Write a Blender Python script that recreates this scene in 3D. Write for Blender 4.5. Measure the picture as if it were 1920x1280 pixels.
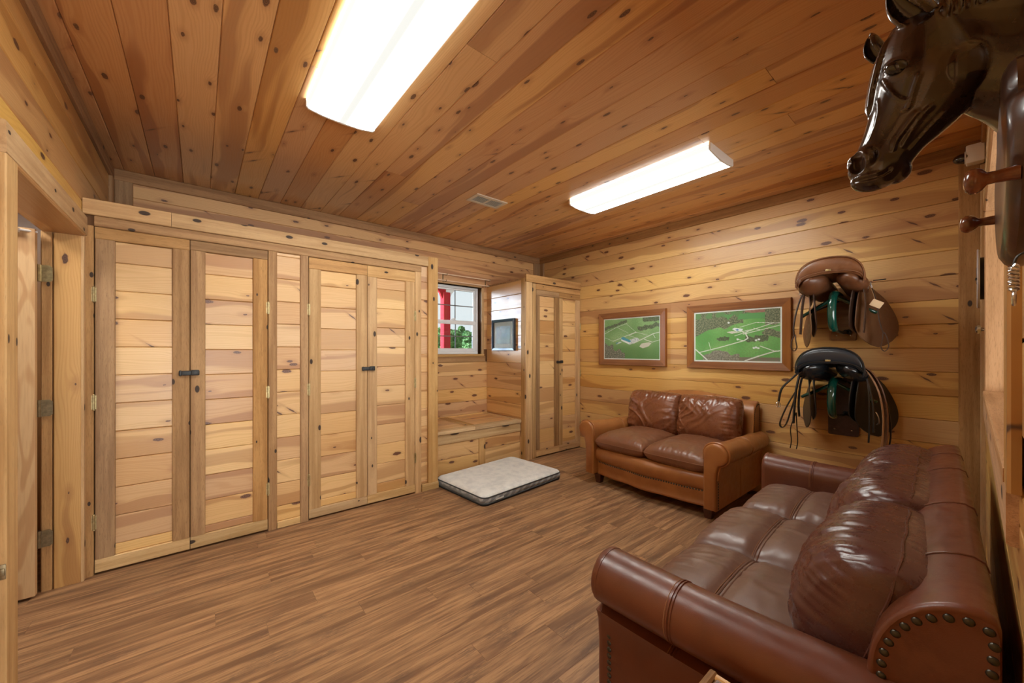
import bpy, bmesh, math, random
from mathutils import Matrix, Vector, noise, Euler

for o in list(bpy.data.objects):
    bpy.data.objects.remove(o)
SC = bpy.context.scene
COL = SC.collection
random.seed(7)
PI = math.pi

# ------------------------------------------------------------------ camera, world, lights, exposure
cam_d = bpy.data.cameras.new('camera')
cam_d.sensor_width = 36.0
cam_d.lens = 712.0 / 1920.0 * 36.0
cam_d.shift_y = 17.0 / 1920.0
cam_d.clip_start = 0.02
cam = bpy.data.objects.new('camera', cam_d)
COL.objects.link(cam)
cam.location = (0, 0, 1.30)
cam.rotation_euler = (PI / 2, 0, -math.radians(39.55))
SC.camera = cam

world = bpy.data.worlds.new('world')
SC.world = world
world.use_nodes = True
wn = world.node_tree.nodes
bg = wn['Background']
bg.inputs[0].default_value = (0.88, 0.95, 1.0, 1)
bg.inputs[1].default_value = 0.52

SC.view_settings.view_transform = 'Standard'
SC.view_settings.look = 'None'
SC.view_settings.gamma = 1.0
SC.view_settings.use_curve_mapping = False
SC.view_settings.exposure = 0.92
SC.cycles.use_denoising = True
SC.cycles.max_bounces = 10
SC.cycles.diffuse_bounces = 6
SC.cycles.glossy_bounces = 4
SC.cycles.transmission_bounces = 6
SC.cycles.transparent_max_bounces = 8
SC.cycles.sample_clamp_indirect = 6.0
SC.cycles.caustics_reflective = False
SC.cycles.caustics_refractive = False


def area_light(name, loc, rot, sx, sy, power, color):
    l = bpy.data.lights.new(name, 'AREA')
    l.shape = 'RECTANGLE'
    l.size, l.size_y = sx, sy
    l.energy = power
    l.color = color
    o = bpy.data.objects.new(name, l)
    COL.objects.link(o)
    o.location = loc
    o.rotation_euler = rot
    return o


sun = bpy.data.lights.new('hazy_sun', 'SUN')      # low hazy sun from the window side
sun.energy = 12.5
sun.angle = math.radians(34)
sun.color = (0.74, 0.90, 1.12)
sun_o = bpy.data.objects.new('hazy_sun', sun)
COL.objects.link(sun_o)
sun_o.rotation_euler = Vector((1.25, -1.0, -0.22)).to_track_quat('-Z', 'Y').to_euler()
LENS_GLOW = 17.0
# unseen fill added in the hall, brightening ceiling and closets through entry and opening
area_light('hall_fill_light', (1.2, -2.70, 1.25), (math.radians(98), 0, 0), 5.4, 2.2, 190, (0.95, 1.0, 0.98))
area_light('side_room_light', (-1.3, 2.6, 2.5), (0, 0, 0), 0.5, 0.5, 14, (1.0, 0.95, 0.88))  # unseen area light added in the side room
wp = area_light('window_portal', (2.43, 4.30, 1.69), (PI / 2, 0, 0), 1.0, 0.95, 1, (1, 1, 1))
wp.rotation_euler = (-PI / 2, 0, 0)
wp.data.cycles.is_portal = True

# ------------------------------------------------------------------ object helpers
WM = {}          # object name -> world matrix as built


def _attach(o, parent, world):
    COL.objects.link(o)
    if parent is not None:
        o.parent = parent
        o.matrix_parent_inverse = WM[parent.name].inverted()
    o.matrix_basis = world
    WM[o.name] = world.copy()
    return o


def thing(name, label, cat, loc=(0, 0, 0), rot=0.0, group=None):
    o = bpy.data.objects.new(name, None)
    o.empty_display_size = 0.1
    _attach(o, None, Matrix.Translation(loc) @ Matrix.Rotation(rot, 4, 'Z'))
    return tag(o, label, cat, group)


def tag(o, label=None, cat=None, group=None, kind=None):
    if label: o['label'] = label
    if cat: o['category'] = cat
    if group: o['group'] = group
    if kind: o['kind'] = kind
    return o


def link_mesh(name, me, parent=None, local=None):
    """a mesh object whose matrix 'local' is given in its parent's frame"""
    o = bpy.data.objects.new(name, me)
    w = local if local is not None else Matrix.Identity(4)
    if parent is not None:
        w = WM[parent.name] @ w
    return _attach(o, parent, w)


class MB:
    """collects verts and faces into one mesh"""
    def __init__(self):
        self.v, self.f = [], []

    def add(self, vs, fs, m=None):
        b = len(self.v)
        if m is not None:
            vs = [m @ Vector(p) for p in vs]
        self.v += [tuple(p) for p in vs]
        self.f += [tuple(i + b for i in f) for f in fs]
        return self

    def box(self, c, s, m=None, ch=0.0):
        x, y, z = s[0] / 2, s[1] / 2, s[2] / 2
        if ch <= 0:
            vs = [(c[0] + a * x, c[1] + b * y, c[2] + d * z) for d in (-1, 1) for b in (-1, 1) for a in (-1, 1)]
            fs = [(0, 2, 3, 1), (4, 5, 7, 6), (0, 1, 5, 4), (2, 6, 7, 3), (0, 4, 6, 2), (1, 3, 7, 5)]
            return self.add(vs, fs, m)
        bm = bmesh.new()
        bmesh.ops.create_cube(bm, size=1.0, matrix=Matrix.Translation(c) @ Matrix.Diagonal((s[0], s[1], s[2], 1)))
        bmesh.ops.bevel(bm, geom=bm.edges[:], offset=ch, segments=2, profile=0.5, affect='EDGES')
        return self.from_bm(bm, m)

    def from_bm(self, bm, m=None):
        bm.verts.ensure_lookup_table()
        bm.verts.index_update()
        vs = [v.co.copy() for v in bm.verts]
        fs = [[v.index for v in f.verts] for f in bm.faces]
        bm.free()
        return self.add(vs, fs, m)

    def loft(self, rings, cap=True, close=True, loop=False, m=None):
        n = len(rings[0])
        vs = [p for r in rings for p in r]
        fs = []
        R = len(rings)
        for i in range(R if loop else R - 1):
            a, b = i * n, ((i + 1) % R) * n
            for j in range(n if close else n - 1):
                k = (j + 1) % n
                fs.append((a + j, a + k, b + k, b + j))
        if cap and not loop:
            fs.append(tuple(range(n - 1, -1, -1)))
            fs.append(tuple((R - 1) * n + j for j in range(n)))
        return self.add(vs, fs, m)

    def tube(self, pts, r, n=8, loop=False, flat=1.0, up=None, m=None):
        pts = [Vector(p) for p in pts]
        rs = r if isinstance(r, (list, tuple)) else [r] * len(pts)
        N = len(pts)
        rings = []
        prev = None
        for i, p in enumerate(pts):
            a = pts[(i - 1) % N] if (loop or i > 0) else p
            b = pts[(i + 1) % N] if (loop or i < N - 1) else p
            t = (b - a).normalized()
            if up is not None:
                s = t.cross(Vector(up))
            elif prev is None:
                s = t.cross(Vector((0.13, 0.31, 0.95)))
            else:
                s = prev - t * prev.dot(t)
            if s.length < 1e-6:
                s = t.cross(Vector((1, 0, 0.2)))
            s.normalize()
            prev = s
            q = s.cross(t)
            rings.append([p + s * (rs[i] * math.cos(2 * PI * k / n)) + q * (rs[i] * flat * math.sin(2 * PI * k / n)) for k in range(n)])
        return self.loft(rings, loop=loop, m=m)

    def ell(self, c, s, nu=16, nv=10, m=None):
        rings = []
        for j in range(nv + 1):
            a = -PI / 2 + PI * (j + 0.02) / (nv + 0.04)
            rings.append([(c[0] + s[0] * math.cos(a) * math.cos(2 * PI * i / nu), c[1] + s[1] * math.cos(a) * math.sin(2 * PI * i / nu), c[2] + s[2] * math.sin(a)) for i in range(nu)])
        return self.loft(rings, m=m)

    def prism(self, outline, h, m=None):
        """outline in xy extruded 0..h along z"""
        n = len(outline)
        vs = [(p[0], p[1], 0) for p in outline] + [(p[0], p[1], h) for p in outline]
        fs = [tuple(range(n - 1, -1, -1)), tuple(range(n, 2 * n))]
        fs += [(i, (i + 1) % n, n + (i + 1) % n, n + i) for i in range(n)]
        return self.add(vs, fs, m)

    def mesh(self, name, mat, smooth=40):
        me = bpy.data.meshes.new(name)
        me.from_pydata(self.v, [], self.f)
        bm = bmesh.new()
        bm.from_mesh(me)
        bmesh.ops.recalc_face_normals(bm, faces=bm.faces)
        bm.to_mesh(me)
        bm.free()
        if mat is not None:
            me.materials.append(mat)
        if smooth:
            me.polygons.foreach_set('use_smooth', [True] * len(me.polygons))
            if smooth < 180:
                me.set_sharp_from_angle(angle=math.radians(smooth))
        return me

    def build(self, name, mat, parent=None, smooth=40, local=None):
        return link_mesh(name, self.mesh(name, mat, smooth), parent, local)


_bcache = {}


def board(name, parent, p0, u, v, L, W, T, mat, ch=0.003):
    """one sawn board: local X along the grain (L), local Y across (W), local Z out of the face (T).
    p0 is the world corner, u / v world directions; the face points along u x v."""
    key = (round(L, 4), round(W, 4), round(T, 4), mat.name, ch)
    me = _bcache.get(key)
    if me is None:
        c = min(ch, W * 0.3, T * 0.6)
        prof = [(0, 0), (W, 0), (W, T - c), (W - c, T), (c, T), (0, T - c)]
        g = 0.0002 if mat.name.startswith('vinyl') or W < .1 else 0.0006
        prof = [(min(max(y, g), W - g), z) for y, z in prof]
        rings = [[(g, y, z) for y, z in prof], [(L - g, y, z) for y, z in prof]]
        mb = MB().loft(rings)
        me = mb.mesh(name, mat, smooth=0)
        _bcache[key] = me
    u = Vector(u).normalized()
    v = Vector(v).normalized()
    n = u.cross(v)
    m = Matrix(((u.x, v.x, n.x, p0[0]), (u.y, v.y, n.y, p0[1]), (u.z, v.z, n.z, p0[2]), (0, 0, 0, 1)))
    o = bpy.data.objects.new(name, me)
    return _attach(o, parent, m)

# ------------------------------------------------------------------ materials
class NT:
    def __init__(self, name):
        self.m = bpy.data.materials.new(name)
        self.m.use_nodes = True
        self.t = self.m.node_tree
        self.b = self.t.nodes['Principled BSDF']

    def n(self, kind, **kw):
        nd = self.t.nodes.new(kind)
        for k, val in kw.items():
            setattr(nd, k, val)
        return nd

    def put(self, sock, val):
        if val is None:
            return
        if hasattr(val, 'is_output') or hasattr(val, 'links'):
            self.t.links.new(val, sock)
        else:
            if sock.type == 'RGBA' and len(val) == 3:
                val = (*val, 1)
            sock.default_value = val

    def math(self, op, a, b=None, c=None, clamp=False):
        nd = self.n('ShaderNodeMath', operation=op, use_clamp=clamp)
        for i, x in enumerate((a, b, c)):
            self.put(nd.inputs[i], x)
        return nd.outputs[0]

    def vmath(self, op, a, b=None):
        nd = self.n('ShaderNodeVectorMath', operation=op)
        self.put(nd.inputs[0], a)
        self.put(nd.inputs[1], b)
        return nd.outputs[0]

    def xyz(self, x, y, z):
        nd = self.n('ShaderNodeCombineXYZ')
        for i, q in enumerate((x, y, z)):
            self.put(nd.inputs[i], q)
        return nd.outputs[0]

    def sep(self, v):
        nd = self.n('ShaderNodeSeparateXYZ')
        self.put(nd.inputs[0], v)
        return nd.outputs

    def noise(self, vec, scale=1.0, detail=2.0, rough=0.5, dist=0.0):
        nd = self.n('ShaderNodeTexNoise')
        self.put(nd.inputs['Vector'], vec)
        nd.inputs['Scale'].default_value = scale
        nd.inputs['Detail'].default_value = detail
        nd.inputs['Roughness'].default_value = rough
        nd.inputs['Distortion'].default_value = dist
        return nd.outputs['Fac']

    def voro(self, vec, scale=1.0, dims='3D', feature='F1'):
        nd = self.n('ShaderNodeTexVoronoi', voronoi_dimensions=dims, feature=feature)
        self.put(nd.inputs['Vector'], vec)
        nd.inputs['Scale'].default_value = scale
        return nd

    def ramp(self, fac, lo, hi, a=0.0, b=1.0, smooth=True):
        nd = self.n('ShaderNodeMapRange')
        if smooth:
            nd.interpolation_type = 'SMOOTHSTEP'
        self.put(nd.inputs['Value'], fac)
        self.put(nd.inputs['From Min'], lo)
        self.put(nd.inputs['From Max'], hi)
        self.put(nd.inputs['To Min'], a)
        self.put(nd.inputs['To Max'], b)
        return nd.outputs[0]

    def mix(self, fac, a, b, mode='MIX'):
        nd = self.n('ShaderNodeMix', data_type='RGBA', blend_type=mode)
        self.put(nd.inputs[0], fac)
        self.put(nd.inputs[6], a)
        self.put(nd.inputs[7], b)
        return nd.outputs[2]

    def hsv(self, col, h=0.5, s=1.0, v=1.0):
        nd = self.n('ShaderNodeHueSaturation')
        self.put(nd.inputs['Hue'], h)
        self.put(nd.inputs['Saturation'], s)
        self.put(nd.inputs['Value'], v)
        self.put(nd.inputs['Color'], col)
        return nd.outputs[0]

    def bump(self, h, strength=0.3, dist=0.01):
        nd = self.n('ShaderNodeBump')
        nd.inputs['Strength'].default_value = strength
        nd.inputs['Distance'].default_value = dist
        self.put(nd.inputs['Height'], h)
        self.t.links.new(nd.outputs[0], self.b.inputs['Normal'])

    def set(self, **kw):
        for k, val in kw.items():
            self.put(self.b.inputs[k.replace('_', ' ')], val)
        return self

    def obj(self):
        return self.n('ShaderNodeTexCoord').outputs['Object']

    def rnd(self):
        return self.n('ShaderNodeObjectInfo').outputs['Random']


def plain(name, col, rough=0.5, metal=0.0, var=0.0, scale=20.0, coat=0.0, spec=0.5):
    t = NT(name)
    c = col
    if var > 0:
        f = t.noise(t.obj(), scale, 4.0, 0.6)
        c = t.mix(t.ramp(f, 0.3, 0.7), [x * (1 - var) for x in col], [min(1, x * (1 + var)) for x in col])
        t.bump(f, 0.08, 0.004)
    t.set(Base_Color=c, Roughness=rough, Metallic=metal, Coat_Weight=coat, Specular_IOR_Level=spec)
    return t.m


def pine(name, light, late, heart, knot, band=0.65, bandlo=0.54, knots=0.5, rough=0.42, var=0.16, spike=0.55, kx=0.30, ky=0.12, kmax=0.148):
    """knotty pine along local X with rings, reddish heartwood bands and dark knots"""
    t = NT(name)
    r = t.rnd()
    ro = t.xyz(t.math('MULTIPLY', r, 91.7), t.math('MULTIPLY', r, 37.3), t.math('MULTIPLY', r, 53.1))
    p = t.obj()
    q = t.vmath('ADD', p, ro)
    x, y, z = t.sep(q)
    # knots
    kv = t.xyz(t.math('DIVIDE', x, kx), t.math('DIVIDE', t.math('ADD', y, t.math('MULTIPLY', z, .5)), ky), 0.0)
    vo = t.voro(kv, 1.0, '2D')
    kd = vo.outputs['Distance']
    kc = t.sep(vo.outputs['Color'])[0]
    wob = t.noise(q, 60.0, 2.0)
    kd2 = t.math('ADD', kd, t.math('MULTIPLY', t.math('SUBTRACT', wob, 0.5), 0.06))
    kr = t.ramp(kc, 1.0 - knots, 1.0, 0.02, kmax, False)
    kmask = t.ramp(kd2, kr, t.math('MULTIPLY', kr, 0.72), 0.0, 1.0)
    khas = t.math('GREATER_THAN', kc, 1.0 - knots)
    near = t.math('MULTIPLY', t.ramp(kd, 0.0, 0.42, 1.0, 0.0), khas)
    # spike knots: long dark slashes running across the grain
    sx = t.math('ADD', x, t.math('MULTIPLY', y, 1.3))
    sv = t.xyz(t.math('DIVIDE', sx, 0.42), t.math('DIVIDE', y, 0.35), 3.3)
    so = t.voro(t.vmath('ADD', sv, (7.3, 2.1, 0)), 1.0, '2D')
    sp = t.sep(so.outputs['Position'])
    # distance in a stretched frame: thin along sx, long along y
    dx = t.math('ABSOLUTE', t.math('SUBTRACT', t.math('ADD', t.math('DIVIDE', sx, 0.42), 7.3), sp[0]))
    dy = t.math('ABSOLUTE', t.math('SUBTRACT', t.math('ADD', t.math('DIVIDE', y, 0.35), 2.1), sp[1]))
    sd = t.math('ADD', t.math('MULTIPLY', dx, 7.0), t.math('MULTIPLY', dy, 2.2))
    sd = t.math('ADD', sd, t.math('MULTIPLY', t.math('SUBTRACT', wob, 0.5), 0.12))
    sc = t.sep(so.outputs['Color'])[1]
    smask = t.math('MULTIPLY', t.ramp(sd, 0.24, 0.10, 0.0, 1.0), t.math('GREATER_THAN', sc, spike))
    # growth rings with cathedrals, bending round the knots
    slow = t.noise(t.xyz(t.math('MULTIPLY', x, 1.1), t.math('MULTIPLY', y, 5.0), z), 1.0, 2.0)
    yy = t.math('ADD', t.math('SUBTRACT', t.math('ADD', t.sep(p)[1], t.math('MULTIPLY', r, 0.12)), 0.13), t.math('MULTIPLY', t.math('SUBTRACT', slow, 0.5), 0.16))
    yy = t.math('ADD', yy, t.math('MULTIPLY', near, 0.016))
    hyp = t.math('SQRT', t.math('ADD', t.math('MULTIPLY', yy, yy), 0.0006))
    ringc = t.math('ADD', hyp, t.math('MULTIPLY', x, 0.010))
    ring = t.math('SINE', t.math('MULTIPLY', ringc, 640.0))
    ring = t.ramp(ring, -0.2, 1.0)
    fine = t.noise(t.xyz(t.math('MULTIPLY', x, 5.0), t.math('MULTIPLY', y, 220.0), t.math('MULTIPLY', z, 220.0)), 1.0, 2.0)
    # heartwood bands
    bandn = t.noise(t.xyz(t.math('MULTIPLY', x, 0.45), t.math('MULTIPLY', yy, 8.0), t.math('MULTIPLY', r, 40.0)), 1.0, 1.5, 0.45, 0.2)
    bm_ = t.ramp(bandn, bandlo, bandlo + 0.06)
    col = t.mix(t.math('MULTIPLY', ring, 0.40), light, late)
    col = t.mix(t.math('MULTIPLY', bm_, band), col, heart)
    col = t.mix(t.ramp(fine, 0.35, 0.75, 0.0, 0.22), col, late)
    col = t.mix(t.math('MULTIPLY', t.ramp(kd2, 0.05, 0.25, 1.0, 0.0), t.math('MULTIPLY', khas, 0.45)), col, heart)
    halo = t.math('MULTIPLY', t.ramp(sd, 0.7, 0.2, 0.0, 0.4), t.math('GREATER_THAN', sc, spike))
    col = t.mix(halo, col, heart)
    # per board tone
    r2 = t.math('FRACT', t.math('MULTIPLY', r, 17.31))
    r3 = t.math('FRACT', t.math('MULTIPLY', r, 71.7))
    col = t.hsv(col, t.ramp(r3, 0, 1, 0.49, 0.505, False), t.ramp(r2, 0, 1, 0.94, 1.08, False), t.ramp(r3, 0, 1, 1 - var, 1 + var * 0.6, False))
    kcol = t.mix(t.ramp(t.math('SINE', t.math('MULTIPLY', kd, 160.0)), -1, 1), knot, [c * 2.3 for c in knot])
    col = t.mix(t.math('MULTIPLY', kmask, khas), col, kcol)
    col = t.mix(smask, col, [c * 1.5 for c in knot])
    t.set(Base_Color=col, Roughness=t.ramp(fine, 0.3, 0.8, rough - 0.05, rough + 0.08), Specular_IOR_Level=0.45, Coat_Weight=0.40, Coat_Roughness=0.30)
    t.bump(t.math('ADD', t.math('MULTIPLY', ring, 0.5), fine), 0.10, 0.0015)
    return t.m


def rough_wood(name, col, dark, rough=0.65, var=0.12, speck=0.5, knots=0.35):
    """rough sawn trim board: fine short fibres, weathered"""
    t = NT(name)
    r = t.rnd()
    ro = t.xyz(t.math('MULTIPLY', r, 71.7), t.math('MULTIPLY', r, 27.3), t.math('MULTIPLY', r, 33.1))
    q = t.vmath('ADD', t.obj(), ro)
    x, y, z = t.sep(q)
    fib = t.noise(t.xyz(t.math('MULTIPLY', x, 28.0), t.math('MULTIPLY', y, 330.0), t.math('MULTIPLY', z, 330.0)), 1.0, 3.0, 0.6)
    strk = t.noise(t.xyz(t.math('MULTIPLY', x, 1.6), t.math('MULTIPLY', y, 34.0), t.math('MULTIPLY', z, 34.0)), 1.0, 3.0, 0.55)
    blot = t.noise(q, 5.0, 3.0)
    c = t.mix(t.ramp(strk, 0.35, 0.7), col, dark)
    c = t.mix(t.ramp(fib, 0.5, 0.72, 0, speck), c, [k * 0.55 for k in dark])
    c = t.mix(t.ramp(blot, 0.45, 0.75, 0, 0.35), c, dark)
    vo = t.voro(t.xyz(t.math('DIVIDE', x, 0.26), t.math('DIVIDE', y, 0.13), 0.0), 1.0, '2D')
    kc = t.sep(vo.outputs['Color'])[0]
    kr = t.ramp(kc, 1 - knots, 1.0, 0.04, 0.13, False)
    kd = vo.outputs['Distance']
    has = t.math('GREATER_THAN', kc, 1 - knots)
    c = t.mix(t.math('MULTIPLY', has, t.ramp(kd, 0.28, 0.06, 0, 0.5)), c, dark)
    c = t.mix(t.math('MULTIPLY', has, t.ramp(kd, kr, t.math('MULTIPLY', kr, 0.7))), c, (0.055, 0.035, 0.024))
    r2 = t.math('FRACT', t.math('MULTIPLY', r, 13.7))
    c = t.hsv(c, 0.5, t.ramp(r2, 0, 1, 0.9, 1.06, False), t.ramp(r, 0, 1, 1 - var, 1 + var, False))
    t.set(Base_Color=c, Roughness=rough, Specular_IOR_Level=0.3)
    t.bump(t.math('ADD', fib, strk), 0.28, 0.002)
    return t.m


def vinyl(name):
    t = NT(name)
    r = t.rnd()
    ro = t.xyz(t.math('MULTIPLY', r, 61.7), t.math('MULTIPLY', r, 29.3), 0.0)
    q = t.vmath('ADD', t.obj(), ro)
    x, y, z = t.sep(q)
    a = t.noise(t.xyz(t.math('MULTIPLY', x, 1.7), t.math('MULTIPLY', y, 24.0), 0.0), 1.0, 4.0, 0.62, 0.5)
    b = t.noise(t.xyz(t.math('MULTIPLY', x, 6.0), t.math('MULTIPLY', y, 120.0), 0.0), 1.0, 4.0, 0.7)
    s = t.noise(t.xyz(t.math('MULTIPLY', x, 30.0), t.math('MULTIPLY', y, 190.0), 0.0), 1.0, 3.0, 0.7)
    c = t.mix(t.ramp(a, 0.36, 0.64), (0.42, 0.235, 0.112), (0.19, 0.098, 0.049))
    c = t.mix(t.ramp(b, 0.44, 0.70, 0, 0.75), c, (0.165, 0.080, 0.041))
    kn = t.voro(t.xyz(t.math('DIVIDE', x, 0.5), t.math('DIVIDE', y, 0.17), 0.0), 1.0, '2D')
    kf = t.math('MULTIPLY', t.ramp(kn.outputs['Distance'], 0.30, 0.04, 0, 0.55), t.ramp(s, 0.35, 0.6))
    c = t.mix(kf, c, (0.085, 0.05, 0.035))
    c = t.mix(t.ramp(s, 0.66, 0.80, 0, 0.5), c, (0.50, 0.33, 0.19))
    c = t.hsv(c, 0.5, 1.0, t.ramp(r, 0, 1, 0.9, 1.1, False))
    t.set(Base_Color=c, Roughness=t.ramp(b, 0.3, 0.8, 0.40, 0.52), Specular_IOR_Level=0.4)
    t.bump(t.math('ADD', a, b), 0.12, 0.001)
    return t.m


def leather(name, col, dark, worn, rough=0.36, wear=0.5, wr=0.35):
    t = NT(name)
    p = t.obj()
    a = t.noise(p, 4.5, 4.0, 0.55, 0.3)
    b = t.noise(p, 26.0, 4.0, 0.65)
    g = t.voro(p, 420.0)
    c = t.mix(t.ramp(a, 0.32, 0.68), col, dark)
    c = t.mix(t.math('MULTIPLY', t.ramp(a, 0.50, 0.72), t.ramp(b, 0.38, 0.62, 0, wear)), c, worn)
    st = t.noise(t.xyz(t.math('MULTIPLY', t.sep(p)[0], 30.0), t.math('MULTIPLY', t.sep(p)[1], 9.0), t.math('MULTIPLY', t.sep(p)[2], 9.0)), 1.0, 3.0, 0.6, 0.6)
    t.set(Base_Color=c, Roughness=t.ramp(b, 0.3, 0.7, rough - 0.06, rough + 0.10), Specular_IOR_Level=0.5, Coat_Weight=0.12, Coat_Roughness=0.25)
    h = t.math('ADD', t.math('MULTIPLY', g.outputs['Distance'], 0.05), t.math('MULTIPLY', st, wr))
    t.bump(h, 0.35, 0.006)
    return t.m


PINE_DOOR = pine('pine_door', (0.73, 0.470, 0.215), (0.59, 0.34, 0.120), (0.45, 0.228, 0.083), (0.088, 0.036, 0.018), band=0.74, bandlo=0.525, spike=0.68)  # one pine in four tints; light and shade of each surface set in colour
PINE_WALL = pine('pine_wall', (0.68, 0.425, 0.148), (0.53, 0.290, 0.084), (0.40, 0.188, 0.056), (0.080, 0.032, 0.015), band=0.70, bandlo=0.54, spike=0.62)
PINE_CEIL = pine('pine_ceiling', (0.66, 0.375, 0.160), (0.53, 0.258, 0.088), (0.35, 0.145, 0.054), (0.080, 0.034, 0.017), kmax=0.115, band=0.72, bandlo=0.55, spike=0.66, knots=0.6)
PINE_LEFT = pine('pine_left', (0.64, 0.385, 0.130), (0.50, 0.260, 0.072), (0.36, 0.168, 0.048), (0.055, 0.024, 0.013), band=0.62, bandlo=0.55, spike=0.8)
CEDAR_TAN = rough_wood('cedar_tan', (0.50, 0.285, 0.115), (0.34, 0.175, 0.065))
CEDAR_BROWN = rough_wood('cedar_brown', (0.38, 0.215, 0.088), (0.25, 0.130, 0.050), knots=0.15)
CEDAR_PALE = rough_wood('cedar_pale', (0.60, 0.375, 0.165), (0.44, 0.25, 0.095), knots=0.6, speck=0.3)
CEDAR_RAIL = rough_wood('cedar_rail', (0.62, 0.42, 0.205), (0.47, 0.29, 0.12), knots=0.2, speck=0.35)
CEDAR_CROWN = rough_wood('cedar_crown', (0.36, 0.185, 0.072), (0.24, 0.115, 0.042))
CEDAR_JAMB = rough_wood('cedar_jamb', (0.56, 0.33, 0.17), (0.40, 0.22, 0.10), knots=0.35)
VINYL = vinyl('vinyl_plank')
DARK_GAP = plain('dark_backing', (0.05, 0.026, 0.012), 0.9)
BACKING = plain('board_backing', (0.20, 0.09, 0.032), 0.8)


def plywood(name):
    t = NT(name)
    x, y, z = t.sep(t.obj())
    n = t.noise(t.xyz(t.math('MULTIPLY', x, 1.3), t.math('MULTIPLY', y, 5.5), 2.0), 1.0, 2.0, 0.5, 0.6)
    w = t.ramp(t.math('SINE', t.math('MULTIPLY', n, 46.0)), -0.3, 0.9)
    f = t.noise(t.xyz(t.math('MULTIPLY', x, 9.0), t.math('MULTIPLY', y, 160.0), 0.0), 1.0, 3.0)
    c = t.mix(w, (0.62, 0.40, 0.20), (0.50, 0.285, 0.125))
    c = t.mix(t.ramp(f, 0.4, 0.75, 0, 0.3), c, (0.40, 0.22, 0.095))
    t.set(Base_Color=c, Roughness=0.5)
    return t.m


PLYWOOD = plywood('plywood')
WHITE_PLASTIC = plain('white_plastic', (0.80, 0.79, 0.76), 0.4)
WHITE_VINYL = plain('white_window_vinyl', (0.82, 0.83, 0.84), 0.35)
BRASS = plain('aged_brass', (0.46, 0.37, 0.19), 0.35, 0.9, 0.2, 60)
DULL_METAL = plain('dull_bronze_metal', (0.24, 0.18, 0.10), 0.45, 0.7, 0.2, 60)
STEEL = plain('polished_steel', (0.62, 0.62, 0.62), 0.22, 1.0)
BLACK = plain('black_plastic', (0.012, 0.012, 0.012), 0.45)

# ------------------------------------------------------------------ the room shell
XL, XR, YF, YB, ZC = -0.51, 3.965, -0.055, 4.145, 2.68
PITCH, SEAM = 0.167, 1.317


def fb(name, parent, axis, pos, a0, a1, b0, b1, T, mat, vert=False, ch=0.0045):
    """board whose face looks along axis at coordinate pos, covering a0..a1 by b0..b1"""
    L, W = ((b1 - b0), (a1 - a0)) if vert else ((a1 - a0), (b1 - b0))
    Z, X, Y = Vector((0, 0, 1)), Vector((1, 0, 0)), Vector((0, 1, 0))
    if axis == '-Y':
        u, v, p = (Z, -X, (a1, pos + T, b0)) if vert else (X, Z, (a0, pos + T, b0))
    elif axis == '+Y':
        u, v, p = (Z, X, (a0, pos - T, b0)) if vert else (-X, Z, (a1, pos - T, b0))
    elif axis == '-X':
        u, v, p = (Z, Y, (pos + T, a0, b0)) if vert else (-Y, Z, (pos + T, a1, b0))
    elif axis == '+X':
        u, v, p = (Z, -Y, (pos - T, a1, b0)) if vert else (Y, Z, (pos - T, a0, b0))
    elif axis == '+Z':
        u, v, p = (Y, -X, (a1, b0, pos - T)) if vert else (X, Y, (a0, b0, pos - T))
    else:  # '-Z'
        u, v, p = (Y, X, (a0, b0, pos + T)) if vert else (X, -Y, (a0, b1, pos + T))
    return board(name, parent, p, u, v, L, W, T, mat, ch)


def rows(z0, z1, off=0.0):
    k = math.floor((z0 - SEAM - off) / PITCH)
    out = []
    while True:
        a, b = SEAM + off + k * PITCH, SEAM + off + (k + 1) * PITCH
        k += 1
        if a >= z1 - 1e-4:
            return out
        a, b = max(a, z0), min(b, z1)
        if b - a > 0.006:
            out.append((a, b))


def struct(name, boxes, mat, label=None):
    mb = MB()
    for x0, x1, y0, y1, z0, z1 in boxes:
        mb.box(((x0 + x1) / 2, (y0 + y1) / 2, (z0 + z1) / 2), (x1 - x0, y1 - y0, z1 - z0))
    o = mb.build(name, mat, smooth=0)
    o['kind'] = 'structure'
    return o


# floor: slab and planks, running along X
floor = struct('floor', [(-2.1, 4.2, -2.8, 4.4, -0.10, -0.010)], DARK_GAP)
PW, PL = 0.122, 1.22
row0 = 1.902 - 17 * PW
ends = {1.902: .637, 2.024: .25, 1.780: .965, 1.536: 1.467, 1.170: 1.27, 1.292: .933, 2.146: .475, 2.268: .063, 2.512: .314, 1.658: 1.16, 2.634: .56, 2.39: .80, 3.0: .305}
rr = random.Random(3)
i = 0
while True:
    y = row0 + i * PW
    i += 1
    if y > YB - 0.02:
        break
    e = None
    for k, val in ends.items():
        if abs(k - y) < 0.03:
            e = val
    if e is None:
        e = rr.uniform(-0.4, 0.8)
    e -= PL * math.ceil((e + 0.68) / PL)
    x = e
    w = min(PW, YB - y)
    while x < XR:
        a, b = max(x, -0.68), min(x + PL, XR)
        if b - a > 0.05 and not (y > 3.3 and b < 1.75):
            fb('plank', floor, '+Z', 0.0, a + 0.0002, b - 0.0002, y, y + w, 0.012, VINYL, ch=0.0006)
        x += PL
# hall floor beyond the openings is one plain sheet of the same vinyl
MB().box((1.05, -1.45, -0.006), (6.2, 2.4, 0.010)).build('floor_covering', VINYL, floor, smooth=0)
MB().box((-1.375, 2.2, -0.006), (1.41, 4.2, 0.010)).build('floor_covering', VINYL, floor, smooth=0)

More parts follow.
